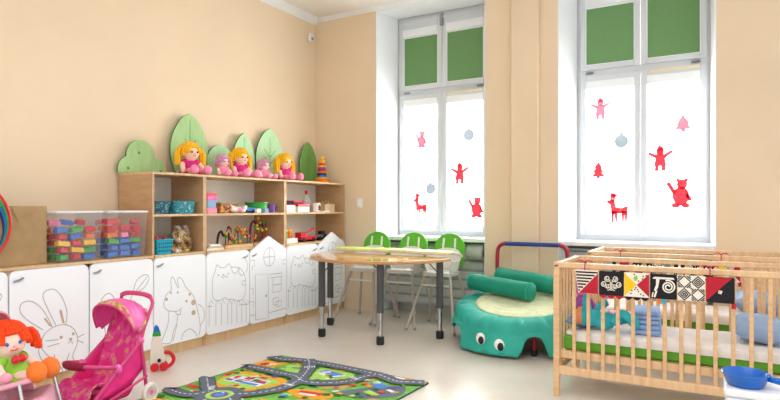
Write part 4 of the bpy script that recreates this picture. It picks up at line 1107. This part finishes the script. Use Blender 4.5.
# ------------------------------------------------------------------ high contrast fabric strips tied to the crib rails
def fabric_book(label, loc, panels, scallops):
    t = thing('fabric_book', label, 'fabric book', loc); S = .138; th = .010
    b = None
    for i, kind in enumerate(panels):
        x0 = i*S+.002; x1 = (i+1)*S-.002; T = TXZ
        P = lambda x, y: (x0+(x1-x0)*x, -S+S*y)
        f0 = th/2+.0006
        base = {'stripes': 'cream', 'scroll': 'black', 'bow': 'cream', 'ram': 'black', 'diamond': 'cream', 'corner': 'black', 'zig': 'cream', 'dots': 'black'}[kind]
        b = MB(); poly = [P(*p) for p in rrect(0, 1, 0, 1, .06 if i in (0, len(panels)-1) else .015, 4)]
        if kind == 'stripes': poly = [P(.16, 0), P(1, 0), P(1, 1), P(0, 1)]
        b.prism(poly, -th/2, th/2, base, T)
        def fl(pts, m, k=0): b.flat([P(*p) for p in pts], m, T, z=f0+.0004*k)
        def ln(pts, w, m='cream', k=0, closed=False): b.strip([P(*p) for p in pts], w*S, m, T, closed, z=f0+.0004*k)
        if kind == 'stripes':
            for k in range(7):
                y = .95-k*.13; xl = .03+(.95-y)*.16
                xr = min(.97, .97-(.95-y)*.95); 
                if xr > xl+.05: fl([(xl, y-.07), (xr-.0, y-.07), (xr, y), (xl, y)], 'black')
            fl([(.17, .01), (.99, .01), (.99, .90)], 'red', 1)
        elif kind == 'scroll':
            for sx in (-1, 1):
                m = lambda q: [(.5+sx*(x-.5), y) for x, y in q]
                for cx, cy, r in ((.66, .70, .13), (.80, .47, .13), (.66, .38, .10)):
                    ln(m([(cx+r*(1-.75*k/26)*math.cos(PI*(1.1)+k/26*3.3*PI), cy+r*(1-.75*k/26)*math.sin(PI*1.1+k/26*3.3*PI)) for k in range(27)]), .035)
                ln(m([(.53, .2), (.53, .55), (.58, .62)]), .035); ln(m([(.53, .28), (.62, .2), (.66, .22)]), .03); ln(m([(.55, .45), (.68, .45)]), .03)
        elif kind == 'bow':
            for k in range(34):
                rn = random.Random(k*7+i); xx, yy = rn.uniform(.06, .94), rn.uniform(.05, .95)
                if abs(yy-.5) > abs(xx-.5)*.9+.03: fl(circ(xx, yy, .032, 9), 'black')
            fl([(.01, .02), (.5, .5), (.01, .98)], 'yellow', 1); fl([(.99, .02), (.5, .5), (.99, .98)], 'red', 1); fl(circ(.46, .78, .09, 12), 'lgreen', 1)
        elif kind == 'ram':
            cx, cy = .68, .50
            ln([(cx+.27*(1-.8*k/40)*math.cos(PI*.62-k/40*4.6*PI), cy+.27*(1-.8*k/40)*math.sin(PI*.62-k/40*4.6*PI)) for k in range(41)], .055)
            fl([(.08, .80), (.92, .80), (.88, .88), (.14, .88)], 'cream', 1); fl([(.22, .82), (.36, .82), (.30, .45), (.20, .28), (.14, .34), (.22, .55)], 'cream', 1)
            fl([(.2, .3), (.28, .34), (.2, .05), (.12, .05)], 'cream', 1); fl([(.08, .25), (.13, .25), (.1, .05), (.05, .05)], 'cream', 1)
        elif kind in ('diamond', 'zig'):
            for qx in (0, .5):
                for qy in (0, .5):
                    c = (qx+.25, qy+.25)
                    for r in (.25, .16, .08):
                        if (int(qx*2)+int(qy*2)) % 2 == 0:
                            for sx, sy in ((1, 1), (-1, 1), (1, -1), (-1, -1)):
                                ln([(c[0]+sx*(r-.02), c[1]), (c[0], c[1]+sy*(r-.02))], .042, 'black')
                        else:
                            for sx, sy in ((1, 1), (-1, 1), (1, -1), (-1, -1)):
                                ln([(c[0]+sx*.235, c[1]+sy*(.25-r)), (c[0]+sx*(.25-r), c[1]+sy*.235)], .042, 'black')
            fl([(.46, .5), (.5, .46), (.54, .5), (.5, .54)], 'black', 1)
        elif kind == 'corner':
            fl([(.01, .99), (.01, .06), (.92, .99)] if i == len(panels)-1 else [(.01, .99), (.99, .01), (.99, .99)], 'red')
            fl([(.42, .38), (.54, .34), (.58, .46), (.46, .50)], 'cream', 1); fl([(.45, .41), (.50, .39), (.52, .44), (.47, .46)], 'lgreen', 2)
        elif kind == 'dots':
            for k in range(20):
                fl(circ(.12+.19*(k % 5), .14+.24*(k//5), .055, 10), 'cream')
        b.build('panel', t, smooth=False, fixn=False)
    for i, m in scallops:
        b = MB()
        pts = [(i*S+.003, -S+.01)] + [(i*S+.003+(S-.006)*k/24, -S-.004-.016*abs(math.sin(PI*3*k/24))) for k in range(25)] + [((i+1)*S-.003, -S+.01)]
        b.prism(pts, -.003, .003, m, TXZ); b.build('scallop', t, smooth=False)
    for x, m in ((3.35, 'orange'), (3.50, 'turq'), (5.95, 'red')):
        b = MB(); b.box(x*S-.010, x*S+.010, -.002, .002, -S-.028, -S+.004, m); b.build('ribbon_tag', t)
    for x in (.42*S, 5.15*S):
        b = MB(); b.tube([(x, 0, -.004), (x, -.004, .02), (x, .008, .046), (x, .03, .048), (x, .045, .03)], .003, 'red', 6)
        for sx in (-1, 1): b.tube(smoothpts([(x, .006, .047), (x+sx*.02, .0, .058), (x+sx*.042, -.004, .052)], 3), .0034, 'red', 6)
        b.build('tie_ribbon', t)
    return t
fabric_book('black, white and red fabric picture strip hanging from the near crib rail', (-.768, 3.575, .784), ['stripes', 'scroll', 'bow', 'ram', 'diamond', 'corner'], [(1, 'red'), (2, 'black')])
fabric_book('patterned fabric picture strip with a yellow end hanging on the rear crib rail', (-.717, 4.608, .784), ['corner', 'dots', 'zig', 'ram', 'dots', 'bow'], [(0, 'red'), (3, 'black')])

# ------------------------------------------------------------------ toy kitchen block with a blue pan (right foreground)
t = thing('toy_stove', 'white toy stove block with a dark recess at the bottom right of the photo', 'toy stove', (.268, 2.575, 0))
b = MB(); b.box(-.258, .25, -.10, .10, .0, .46, 'white'); b.build('stove_body', t, bevel=.012)
b = MB(); b.box(-.263, .255, -.105, .105, .461, .49, 'white'); b.build('worktop', t, bevel=.01, seg=3)
b = MB(); b.prism(rrect(-.19, .12,   .18, .445, .04), .1005, .1035, 'ppink', TXZ); b.build('oven_door', t)
b = MB()
for q in (.17, .21): b.lathe([(.014, 0), (.014, .018), (0, .02)], 'grey', at(q, -.1005, .40) @ Matrix.Rotation(R(90), 4, 'X'), 14)
b.build('knob_row', t)
t = thing('toy_pan', 'bright blue toy frying pan standing on the white toy stove', 'pan', (.076, 2.556, .4912))
b = MB(); b.lathe([(0, 0), (.056, 0), (.063, .006), (.077, .044), (.081, .048), (.077, .050), (.074, .047), (.060, .009), (.052, .006), (0, .006)], 'panblue', None, 40); b.build('pan_body', t)
b = MB(); b.tube(smoothpts([(.073, -.010, .036), (.13, -.052, .036), (.19, -.098, .034)], 4), [.012]*6+[.015]*3, 'panblue', 10); b.build('handle', t)
# low white tray box beside it
t = thing('toy_crate', 'low white open toy box at the bottom edge in front of the near crib', 'toy box', (-.06, 2.36, 0))
b = MB()
for a0, a1, c0, c1 in ((-.10, -.092, -.2, .2), (.042, .05, -.2, .2), (-.092, .042, -.2, -.192), (-.092, .042, .192, .2)): b.box(a0, a1, c0, c1, 0, .385, 'white')
b.box(-.092, .042, -.192, .192, .0, .30, 'card'); b.build('box_body', t, bevel=.004)
b = MB(); b.tube([(p[0], p[1], .387) for p in ((-.096, -.196), (.046, -.196), (.046, .196), (-.096, .196))], .007, 'white', 8, closed=True); b.build('rim', t)

# ------------------------------------------------------------------ play rug with a printed road map
U = {'road_top': [(-.01, -.39), (.19, -.384), (.378, -.391), (.48, -.386), (.564, -.43)], 'road_v': [(.279, -.01), (.392, -.128), (.476, -.248), (.564, -.43), (.597, -.578), (.573, -.707), (.512, -.81), (.40, -.90)],
     'road_mid': [(.564, -.43), (.648, -.45), (.798, -.379), (.878, -.255), (.893, -.144), (.957, -.06)], 'road_back': [(.0, -.10), (.12, -.115), (.229, -.066), (.466, -.045), (.695, -.05), (.957, -.06)],
     'road_right': [(.957, -.06), (1.125, -.123), (1.2, -.10), (1.30, -.05)], 'road_left': [(-.01, -.72), (.098, -.798), (.219, -.886), (.372, -.898)], 'road_l2': [(0, -1.02), (.11, -1.04), (.22, -1.018), (.26, -.92)],
     'r1': [(.47, -.95), (.62, -1.0), (.80, -.92), (.98, -.86), (1.1, -.72), (1.31, -.66)], 'r2': [(.80, -.92), (.82, -1.15), (.70, -1.4), (.45, -1.5), (.0, -1.45)], 'r3': [(.366, -1.03), (.36, -1.25), (.45, -1.5), (.50, -1.95)], 'r4': [(.82, -1.15), (1.0, -1.3), (1.31, -1.3)], 'r5': [(.70, -1.4), (.95, -1.7), (1.31, -1.72)]}
t_l = (-2.98, 3.50, .0)
rw, rh = 1.315, 1.95
b = MB(); b.prism(rrect(0, rw, -rh, 0, .025), 0.001, .007, 'rborder')
zz = [.0074]
def lay(poly, m, dz=.0003): 
    b.flat(poly, m, None, z=zz[0])
def fly(*ps, m): 
    for p in ps: b.flat(p, m, None, z=zz[0])
lay(rrect(.008, rw-.008, -rh+.008, -.008, .02), 'rgreen'); zz[0] += .0004
rn = random.Random(21)
for k in range(150):
    x, y = rn.uniform(.05, rw-.05), rn.uniform(-rh+.05, -.05); lay(circ(x, y, rn.uniform(.015, .055), 12, rn.uniform(.015, .045)), rn.choice(['rlgreen', 'rlgreen', 'rdgreen', 'rdgreen', 'rorange', 'rtan']))
    zz[0] += .00001
zz[0] += .0003
blobs = [('rorange', [(.163, -.806), (.061, -.619), (.104, -.484), (.305, -.465), (.49, -.476), (.53, -.574), (.477, -.676), (.432, -.796), (.287, -.821)]), ('rlgreen', [(.15, -.76), (.10, -.62), (.13, -.53), (.30, -.51), (.46, -.52), (.49, -.57), (.44, -.66), (.40, -.75)]),
         ('rorange', [(.01, -.30), (.03, -.17), (.189, -.22), (.189, -.345), (.09, -.35)]), ('rlgreen', [(.246, -.191), (.34, -.165), (.43, -.25), (.476, -.329), (.363, -.34)]),
         ('rorange', [(.64, -.63), (.74, -.55), (.90, -.53), (.96, -.58), (.938, -.64), (.80, -.70)]), ('rtan', [(.704, -.44), (.80, -.40), (.88, -.315), (.93, -.351), (.90, -.43), (.80, -.49)]),
         ('rgrey', [(.935, -.48), (1.0, -.36), (1.10, -.25), (1.23, -.18), (1.29, -.34), (1.20, -.46), (1.08, -.52)]), ('rorange', [(.97, -.02), (1.28, -.02), (1.28, -.05), (1.18, -.055), (1.0, -.04)]), ('rlgreen', [(.50, -.14), (.60, -.12), (.78, -.12), (.80, -.24), (.70, -.34), (.58, -.33)]),
         ('rorange', [(.05, -1.2), (.25, -1.15), (.3, -1.35), (.1, -1.4)]), ('rtan', [(.9, -1.0), (1.25, -.82), (1.28, -1.2), (1.0, -1.2)]), ('rgrey', [(.55, -1.1), (.75, -1.05), (.72, -1.3), (.5, -1.35)])]
for m, p in blobs:
    q = [(v.x, v.y) for v in smoothpts([(x, y, 0) for x, y in p], 4, True)]; lay(q, m); zz[0] += .00006
zz[0] += .0003
def rect(cx, cy, w, h, a, m):
    c, s = math.cos(R(a)), math.sin(R(a)); lay([(cx+x*c-y*s, cy+x*s+y*c) for x, y in ((-w/2, -h/2), (w/2, -h/2), (w/2, h/2), (-w/2, h/2))], m); zz[0] += .00002
for q in ((.28, -.625, .30, .13, 5, 'rwhite'), (.20, -.665, .14, .035, 5, 'rpurple'), (.34, -.665, .13, .035, 5, 'rblue'), (.16, -.60, .04, .05, 5, 'rred'), (.25, -.585, .05, .045, 5, 'rred'), (.38, -.60, .08, .05, 5, 'rred'), (.30, -.625, .26, .012, 5, 'rpurple'), (.33, -.59, .05, .04, 5, 'rdgreen'),
          (.64, -.20, .17, .09, -8, 'rblue'), (.60, -.235, .09, .04, -8, 'rwhite'), (.70, -.25, .08, .03, -8, 'rdgreen'), (.10, -.27, .09, .05, 20, 'rred'), (.14, -.24, .05, .03, 20, 'rwhite'), (.80, -.60, .16, .05, 10, 'rred'), (.80, -.63, .12, .03, 10, 'rwhite'), (.90, -.57, .05, .05, 30, 'rdgreen'),
          (1.07, -.24, .12, .08, -30, 'rblue'), (1.03, -.20, .05, .04, -30, 'rwhite'), (1.12, -.40, .11, .05, -20, 'rlgreen'), (1.20, -.30, .07, .03, -20, 'rwhite'), (.78, -.012, .34, .02, 0, 'rred'), (.52, -.012, .12, .016, 0, 'rorange'), (1.10, -.035, .08, .03, 0, 'rwhite'), (1.22, -.04, .06, .03, 0, 'rdgreen'),
          (.08, -.90, .10, .05, 0, 'rred'), (.06, -.60, .05, .03, 0, 'rred'), (.2, -1.27, .12, .1, 0, 'rblue'), (.65, -1.2, .12, .1, 0, 'rwhite'), (1.1, -1.05, .2, .1, 20, 'rred'), (1.1, -1.5, .2, .12, 0, 'rblue'), (.25, -1.7, .2, .12, 0, 'rorange')): rect(*q)
for k in range(240):
    x, y = rn.uniform(.06, rw-.06), rn.uniform(-rh+.06, -.06); q = rn.random()
    if q < .55: lay(circ(x, y, rn.uniform(.010, .022), 8), rn.choice(['rdgreen', 'rdgreen', 'rlgreen', 'rred'])); zz[0] += .00002
    else: rect(x, y, rn.uniform(.03, .07), rn.uniform(.02, .04), rn.uniform(0, 90), rn.choice(['rwhite', 'rred', 'rblue', 'rorange', 'rpurple', 'rtan']))
lay(circ(1.167, -.36, .022, 10), 'rred'); lay(circ(1.06, -.46, .02, 10), 'rdgreen')
zz[0] += .0003
roads = {k: smoothpts([(x, y, 0) for x, y in p], 6) for k, p in U.items()}
for k, p in roads.items():
    p = [(min(rw-.012, max(.012, v.x)), min(-.012, max(-rh+.012, v.y))) for v in p]
    b.strip(p, .106, 'rdgreen', None, z=zz[0]); zz[0] += .00004
zz[0] += .0002
for k, p in roads.items():
    p = [(min(rw-.012, max(.012, v.x)), min(-.012, max(-rh+.012, v.y))) for v in p]
    b.strip(p, .092, 'road', None, z=zz[0]); zz[0] += .00004
zz[0] -= .0004
b.flat(circ(.366, -.935, .15, 28), 'road', None, z=zz[0]+.00045); b.flat(circ(.366, -.935, .085, 22), 'rlgreen', None, z=zz[0]+.0006); b.flat(circ(.366, -.935, .055, 18), 'rpurple', None, z=zz[0]+.0007); b.flat(circ(.366, -.935, .03, 14), 'rblue', None, z=zz[0]+.0008)
for k, p in roads.items():
    acc = 0
    for i in range(len(p)-1):
        d = (p[i+1]-p[i]); n = d.length; s = 0
        while s < n:
            if (acc % .05) < .026 and n > 1e-6:
                e = min(.012, n-s); q0, q1 = p[i]+d*(s/n), p[i]+d*((s+e)/n)
                if .015 < q0.x < rw-.015 and -rh+.015 < q0.y < -.015: b.strip([(q0.x, q0.y), (q1.x, q1.y)], .009, 'rwhite', None, z=zz[0]+.001)
            s += .012; acc += .012
for cx, cy, a in ((.43, -.17, -48), (.22, -.87, 40), (.86, -.22, 70), (.585, -.56, 85)):
    for k in range(5):
        c, s = math.cos(R(a)), math.sin(R(a)); o = (-.034+.017*k)
        b.strip([(cx-s*o-.018*c, cy+c*o-.018*s), (cx-s*o+.018*c, cy+c*o+.018*s)], .009, 'rwhite', None, z=zz[0]+.0011)
rug = b.build('play_rug', None, t_l, smooth=False, fixn=False); rug.rotation_euler = (0, 0, R(-2.6))
tag(rug, 'green play rug printed with grey roads and small buildings on the floor', 'rug')
# ------------------------------------------------------------------ doll strollers
M['purp'] = M.get('purp') or mat('purple_plush', '9a4fa8', .9, var=.12, scale=30)
def wheel(parent, name, c, r, w, rim, hub, spokes=True):
    c = V(c); b = MB(); T = Matrix.Translation(c) @ Matrix.Rotation(R(90), 4, 'X')
    b.lathe([(r*.74, -w/2), (r*.95, -w/2), (r, -w*.3), (r, w*.3), (r*.95, w/2), (r*.74, w/2), (r*.74, -w/2)], rim, T, 26); o = b.build(name, parent)
    b = MB(); b.lathe([(0, -w*.55), (r*.26, -w*.5), (r*.26, w*.5), (0, w*.55)], hub, T, 14)
    if spokes:
        for k in range(5):
            a = 2*PI*k/5; b.tube([T @ V((r*.2*math.cos(a), r*.2*math.sin(a), 0)), T @ V((r*.78*math.cos(a), r*.78*math.sin(a), 0))], r*.13, hub, 6)
    b.build('hub', o); return o
def stroller(label, loc, rz, P, sz=.14, hoodang=(38, 128), bump=True, lift=0, bz=0):
    r = thing('doll_stroller', label, 'doll stroller', loc, rz, 'doll strollers')
    hw = .135
    for sy in (-1, 1):
        b = MB(); b.tube(smoothpts([(-.195, sy*hw, .06), (-.175, sy*hw, .22), (-.155, sy*hw, .37), (-.205, sy*hw, .50), (-.245, sy*hw*.97, .575), (-.243, sy*hw*.85, .615)], 5), .0105, P['frame'], 10); fr = b.build('frame', r)
        b = MB(); b.tube([(-.150, sy*(hw+.004), .37), (.02, sy*(hw+.006), .24), (.215, sy*(hw-.01), .055)], .0095, P['frame2'], 10); b.build('front_leg', r)
        b = MB(); b.tube([(-.186, sy*(hw+.012), .155), (.02, sy*(hw+.010), .10), (.19, sy*(hw+.004), .055)], .008, P['frame2'], 8); b.build('strut', r)
        b = MB(); b.ball((-.153, sy*hw, .37), (.02, .017, .022), P['joint']); b.build('joint', r)
        b = MB(); b.ball((.02, sy*(hw+.006), .245), (.026, .016, .034), P['joint'], at(0, 0, 0, 0, 0, R(40))); b.build('joint', r)
        wheel(r, 'wheel', (-.195, sy*(hw+.028), .057), .057, .024, P['tyre'], P['hub'])
        for q in (-.016, .016): wheel(r, 'wheel', (.225, sy*(hw-.01)+q, .043), .043, .016, P['tyre2'], P['hub'], False)
        b = MB(); b.tube([(-.195, sy*hw, .057), (-.195, sy*(hw+.03), .057)], .008, P['frame'], 8); b.tube([(.225, sy*(hw-.01)-.02, .043), (.225, sy*(hw-.01)+.02, .043)], .007, P['frame'], 8); b.build('axle', r)
    b = MB(); b.tube(smoothpts([(-.243, -hw*.85, .615), (-.238, -hw*.55, .628), (-.238, 0, .632), (-.238, hw*.55, .628), (-.243, hw*.85, .615)], 5), .0145, P['grip'], 10); b.build('handle', r)
    b = MB(); b.tube([(-.18, -hw, .20), (-.18, hw, .20)], .007, P['frame'], 8); b.tube([(.20, -hw+.02, .065), (.20, hw-.02, .065)], .007, P['frame'], 8); b.build('crossbar', r)
    # fabric seat: back, seat and foot flap in one sweep
    prof = smoothpts([(-.205, 0, .55), (-.165, 0, .43), (-.105, 0, sz+.14), (-.055, 0, sz+.015), (.02, 0, sz-.005), (.12, 0, sz+.03), (.165, 0, sz+.02), (.205, 0, .11), (.225, 0, .075)], 5)
    def seat(u, v):
        q = u*(len(prof)-1); i = min(len(prof)-2, int(q)); p = prof[i].lerp(prof[i+1], q-i); y = (2*v-1)
        sag = .018*(1-y*y)*(1 if .1 < u < .85 else .3)
        return (p.x+.004*math.sin(9*y+u*14), y*(hw-.008), p.z-sag+.022*abs(y)**5*(1 if .15 < u < .8 else 0))
    b = MB(); b.grid(seat, 44, 13, P['seat']); b.build('seat_fabric', r, solid=.006)
    for sy in (-1, 1):      # side cloth between the seat and the frame
        b = MB()
        top = [V((-.155, sy*(hw-.004), .37)), V((-.06, sy*(hw-.002), .31)), V((.02, sy*(hw-.002), .245)), V((.12, sy*(hw-.004), .165)), V((.20, sy*(hw-.014), .085))]
        bot = [V((-.17, sy*(hw-.004), .20)), V((-.08, sy*(hw-.002), sz-.01)), V((.02, sy*(hw-.002), sz-.03)), V((.10, sy*(hw-.004), .10)), V((.19, sy*(hw-.014), .07))]
        b.grid(lambda u, v: (lambda i, f: top[i].lerp(top[i+1], f).lerp(bot[i].lerp(bot[i+1], f), v))(min(3, int(u*4)), u*4-min(3, int(u*4))), 17, 5, P['side']); b.build('side_cloth', r, solid=.004)
    b = MB()
    def bag(u, v):
        a = 2*PI*u; k = .8+.2*v
        return (-.04+.125*k*math.copysign(abs(math.cos(a))**.6, math.cos(a)), (hw-.02)*k*math.copysign(abs(math.sin(a))**.6, math.sin(a)), .055+(sz-.09)*v)
    b.grid(bag, 32, 5, P['basket'], cu=True); b.faces([V(bag(k/32, 0)) for k in range(32)], [tuple(range(32))], P['basket']); b.build('basket', r, solid=.004)
    # hood: a fan of arches around the joints
    hx, hz, hr = -.10, .44+lift, .205; a0, a1 = hoodang
    def hood(u, v, s=1.0):
        ph = R(a0+(a1-a0)*u); t = PI*(.02+.96*v); k = hr*s*(1-.035*math.cos(u*6*PI)**2)
        w = math.sin(t)**.72
        return (hx+k*w*math.cos(ph), (hw+.012)*s*math.copysign(abs(math.cos(t))**.8, math.cos(t)), hz+k*w*math.sin(ph))
    b = MB(); b.grid(lambda u, v: hood(u, v), 30, 26, P['hood']); h = b.build('hood', r, solid=.005)
    for uu, m in ((0.0, P['band']), (1.0, P['band'])):
        b = MB(); b.grid(lambda u, v, uu=uu: hood(uu+(u-.5)*.16+(.08 if uu == 0 else -.08), v, 1.02), 6, 30, m); b.build('hood_band', h, solid=.004)
        b = MB(); b.tube([hood(uu, k/30, 1.02) for k in range(31)], .006, P['piping'], 6); b.build('piping', h)
    if bump:
        b = MB(); b.tube(smoothpts([(.04, -hw-.012, .26+bz), (.15, -hw*.9, .285+bz), (.195, 0, .29+bz), (.15, hw*.9, .285+bz), (.04, hw+.012, .26+bz)], 6), .0125, P['bumper'], 10); bb = b.build('bumper_bar', r)
        if bz:
            for sy in (-1, 1):
                b = MB(); b.tube([(.165, sy*hw*.86, .285+bz), (.235, sy*hw*.95, .05)], .0085, P['frame2'], 10); b.build('front_tube', r)
                b = MB(); b.tube([(-.15, sy*(hw+.006), .37), (.04, sy*(hw+.012), .26+bz)], .009, P['frame2'], 10); b.build('side_tube', r)
        if P.get('foam'):
            b = MB(); b.tube(smoothpts([(.176, -.07, .288), (.195, 0, .29), (.176, .07, .288)], 5), .022, P['foam'], 10); b.build('foam_grip', bb)
    return r
hot = dict(frame='pframe', frame2='pframe', joint='satin', tyre='card', tyre2='pframe', hub='satin', grip='pframe', seat='flower', side='hpink', basket='hpink', hood='satin', band='flower2', piping='pframe', bumper='pframe', foam='rasp')
pale = dict(frame='steel', frame2='chrome', joint='plast_pink', tyre='card', tyre2='grey', hub='plast_pink', grip='plast_pink', seat='ppink', side='ppink', basket='toypink', hood='ppink', band='ppink', piping='plast_pink', bumper='plast_pink')
stroller('hot pink doll stroller with a printed flower seat, before the low cabinets', (-3.098, 2.077, 0), R(277), hot, hoodang=(66, 148), lift=-.03)
ps = stroller('pale pink doll stroller at the left edge carrying the orange-haired doll', (-3.05, 1.53, 0), R(24), pale, sz=.20, hoodang=(80, 165), bz=.045)
b = MB(); b.box(.190, .215, -.045, .045, .175, .205, 'dark'); b.build('buckle', ps, bevel=.004)
# orange-haired doll riding in the pale stroller
dl = seated_doll('rag doll with orange-red hair and a green shirt, sitting in the pale pink stroller', (-3.035, 1.56, .285), R(18), 1.04, 'ohair', 'lgreen', 'skin2', 'skin2', dict(n=30, ln=.55, tl=.03, tw=.016, tails=True, rnd=random.Random(9)), None, feet='orange', hr=.076, yaw=R(-26), spread=.62, eye='toyblue')
dl.rotation_euler = (0, R(-12), R(18))
b = MB()
for sy in (-1, 1): b.ball((.080, sy*.020-.02, .120), (.016, .024, .020), 'toyred')
b.ball((.084, -.02, .120), .014, 'toyred'); b.build('bow', dl)
for sy in (-1, 1):
    b = MB(); b.ball((.078, sy*.108, .048), (.028, .026, .026), 'pinkskin'); b.build('mitten', dl)
for o in dl.children_recursive:
    if o.name.startswith('shoe'):
        c0 = sum((V(q) for q in o.bound_box), V())/8; o.data.transform(Matrix.Translation(c0) @ Matrix.Scale(1.2, 4) @ Matrix.Translation(-c0))

# wooden push-along toy behind the hot pink stroller
t = thing('push_toy', 'cream wooden toy with a blue-green top and red hook beside the pink stroller', 'wooden toy', (-3.47, 2.76, 0), R(-38))
TT = Matrix(((0, 0, 1, 0), (1, 0, 0, 0), (0, 1, 0, 0), (0, 0, 0, 1)))
b = MB(); b.prism([(-.06, .03), (.035, .03), (.04, .10), (.02, .20), (.01, .245), (-.04, .245), (-.055, .2)], -.012, .012, 'cream', TT); b.build('body', t, bevel=.004)
b = MB(); b.prism([(-.045, .246), (.012, .246), (.008, .275), (-.04, .275)], -.014, .014, 'toygrn', TT); b.build('collar', t)
b = MB(); b.prism([(-.038, .276), (.006, .276), (-.004, .31), (-.02, .325), (-.033, .31)], -.014, .014, 'toyblue', TT); b.build('cap', t)
b = MB(); b.tube(smoothpts([(0, .03, .125), (0, .07, .12), (0, .095, .085), (0, .088, .045), (0, .055, .022), (0, .03, .03)], 5), .0135, 'toyred', 10); b.build('hook', t)
b = MB(); b.tube([(-.03, .0, .075), (.03, .0, .075)], .012, 'dark', 12); b.build('axle', t)
for sx in (-1, 1):
    b = MB(); b.tube([(sx*.018, -.03, .03), (sx*.034, -.03, .03)], .029, 'toyred', 18); b.build('wheel', t)
    b = MB(); b.tube([(sx*.018, .03, .03), (sx*.034, .03, .03)], .029, 'toyred', 18); b.build('wheel', t)

# ------------------------------------------------------------------ light
w = bpy.data.worlds.new('World'); scene.world = w; w.use_nodes = True
nt = w.node_tree; bg = nt.nodes['Background']
bg.inputs['Color'].default_value = (.96, .98, 1.0, 1); bg.inputs['Strength'].default_value = WORLD
def area(name, loc, rot, sx, sy, e, col=(1, 1, 1)):
    l = bpy.data.lights.new(name, 'AREA'); l.shape = 'RECTANGLE'; l.size = sx; l.size_y = sy; l.energy = e; l.color = col
    o = bpy.data.objects.new(name, l); COL.objects.link(o); o.location = loc; o.rotation_euler = rot; return o
for x in (-2.695, -.66): area('window_daylight', (x, 6.35, 1.95), (R(-90), 0, 0), 1.3, 2.5, WINE, (.97, .985, 1))
area('ceiling_fill', (-.6, 1.2, 3.3), (0, 0, 0), 2.6, 2.6, CEIL, (1, .97, .93))  # added fill light under the ceiling, brightens the room; no real fixture
cam = bpy.data.cameras.new('camera'); co = bpy.data.objects.new('camera', cam); COL.objects.link(co)
co.location = (0, 0, 1.16); co.rotation_euler = (R(90), 0, R(29.8))
cam.sensor_width = 36; cam.lens = 36*580/780; cam.shift_y = 7/780; cam.clip_start = .05
scene.camera = co
scene.view_settings.view_transform = 'Standard'; scene.view_settings.look = 'None'; scene.view_settings.exposure = EXPO; scene.view_settings.gamma = 1.0
scene.cycles.max_bounces = 10; scene.cycles.transparent_max_bounces = 16; scene.cycles.diffuse_bounces = 5
scene.cycles.use_denoising = True; scene.cycles.caustics_reflective = False; scene.cycles.caustics_refractive = False
scene.cycles.sample_clamp_indirect = 6
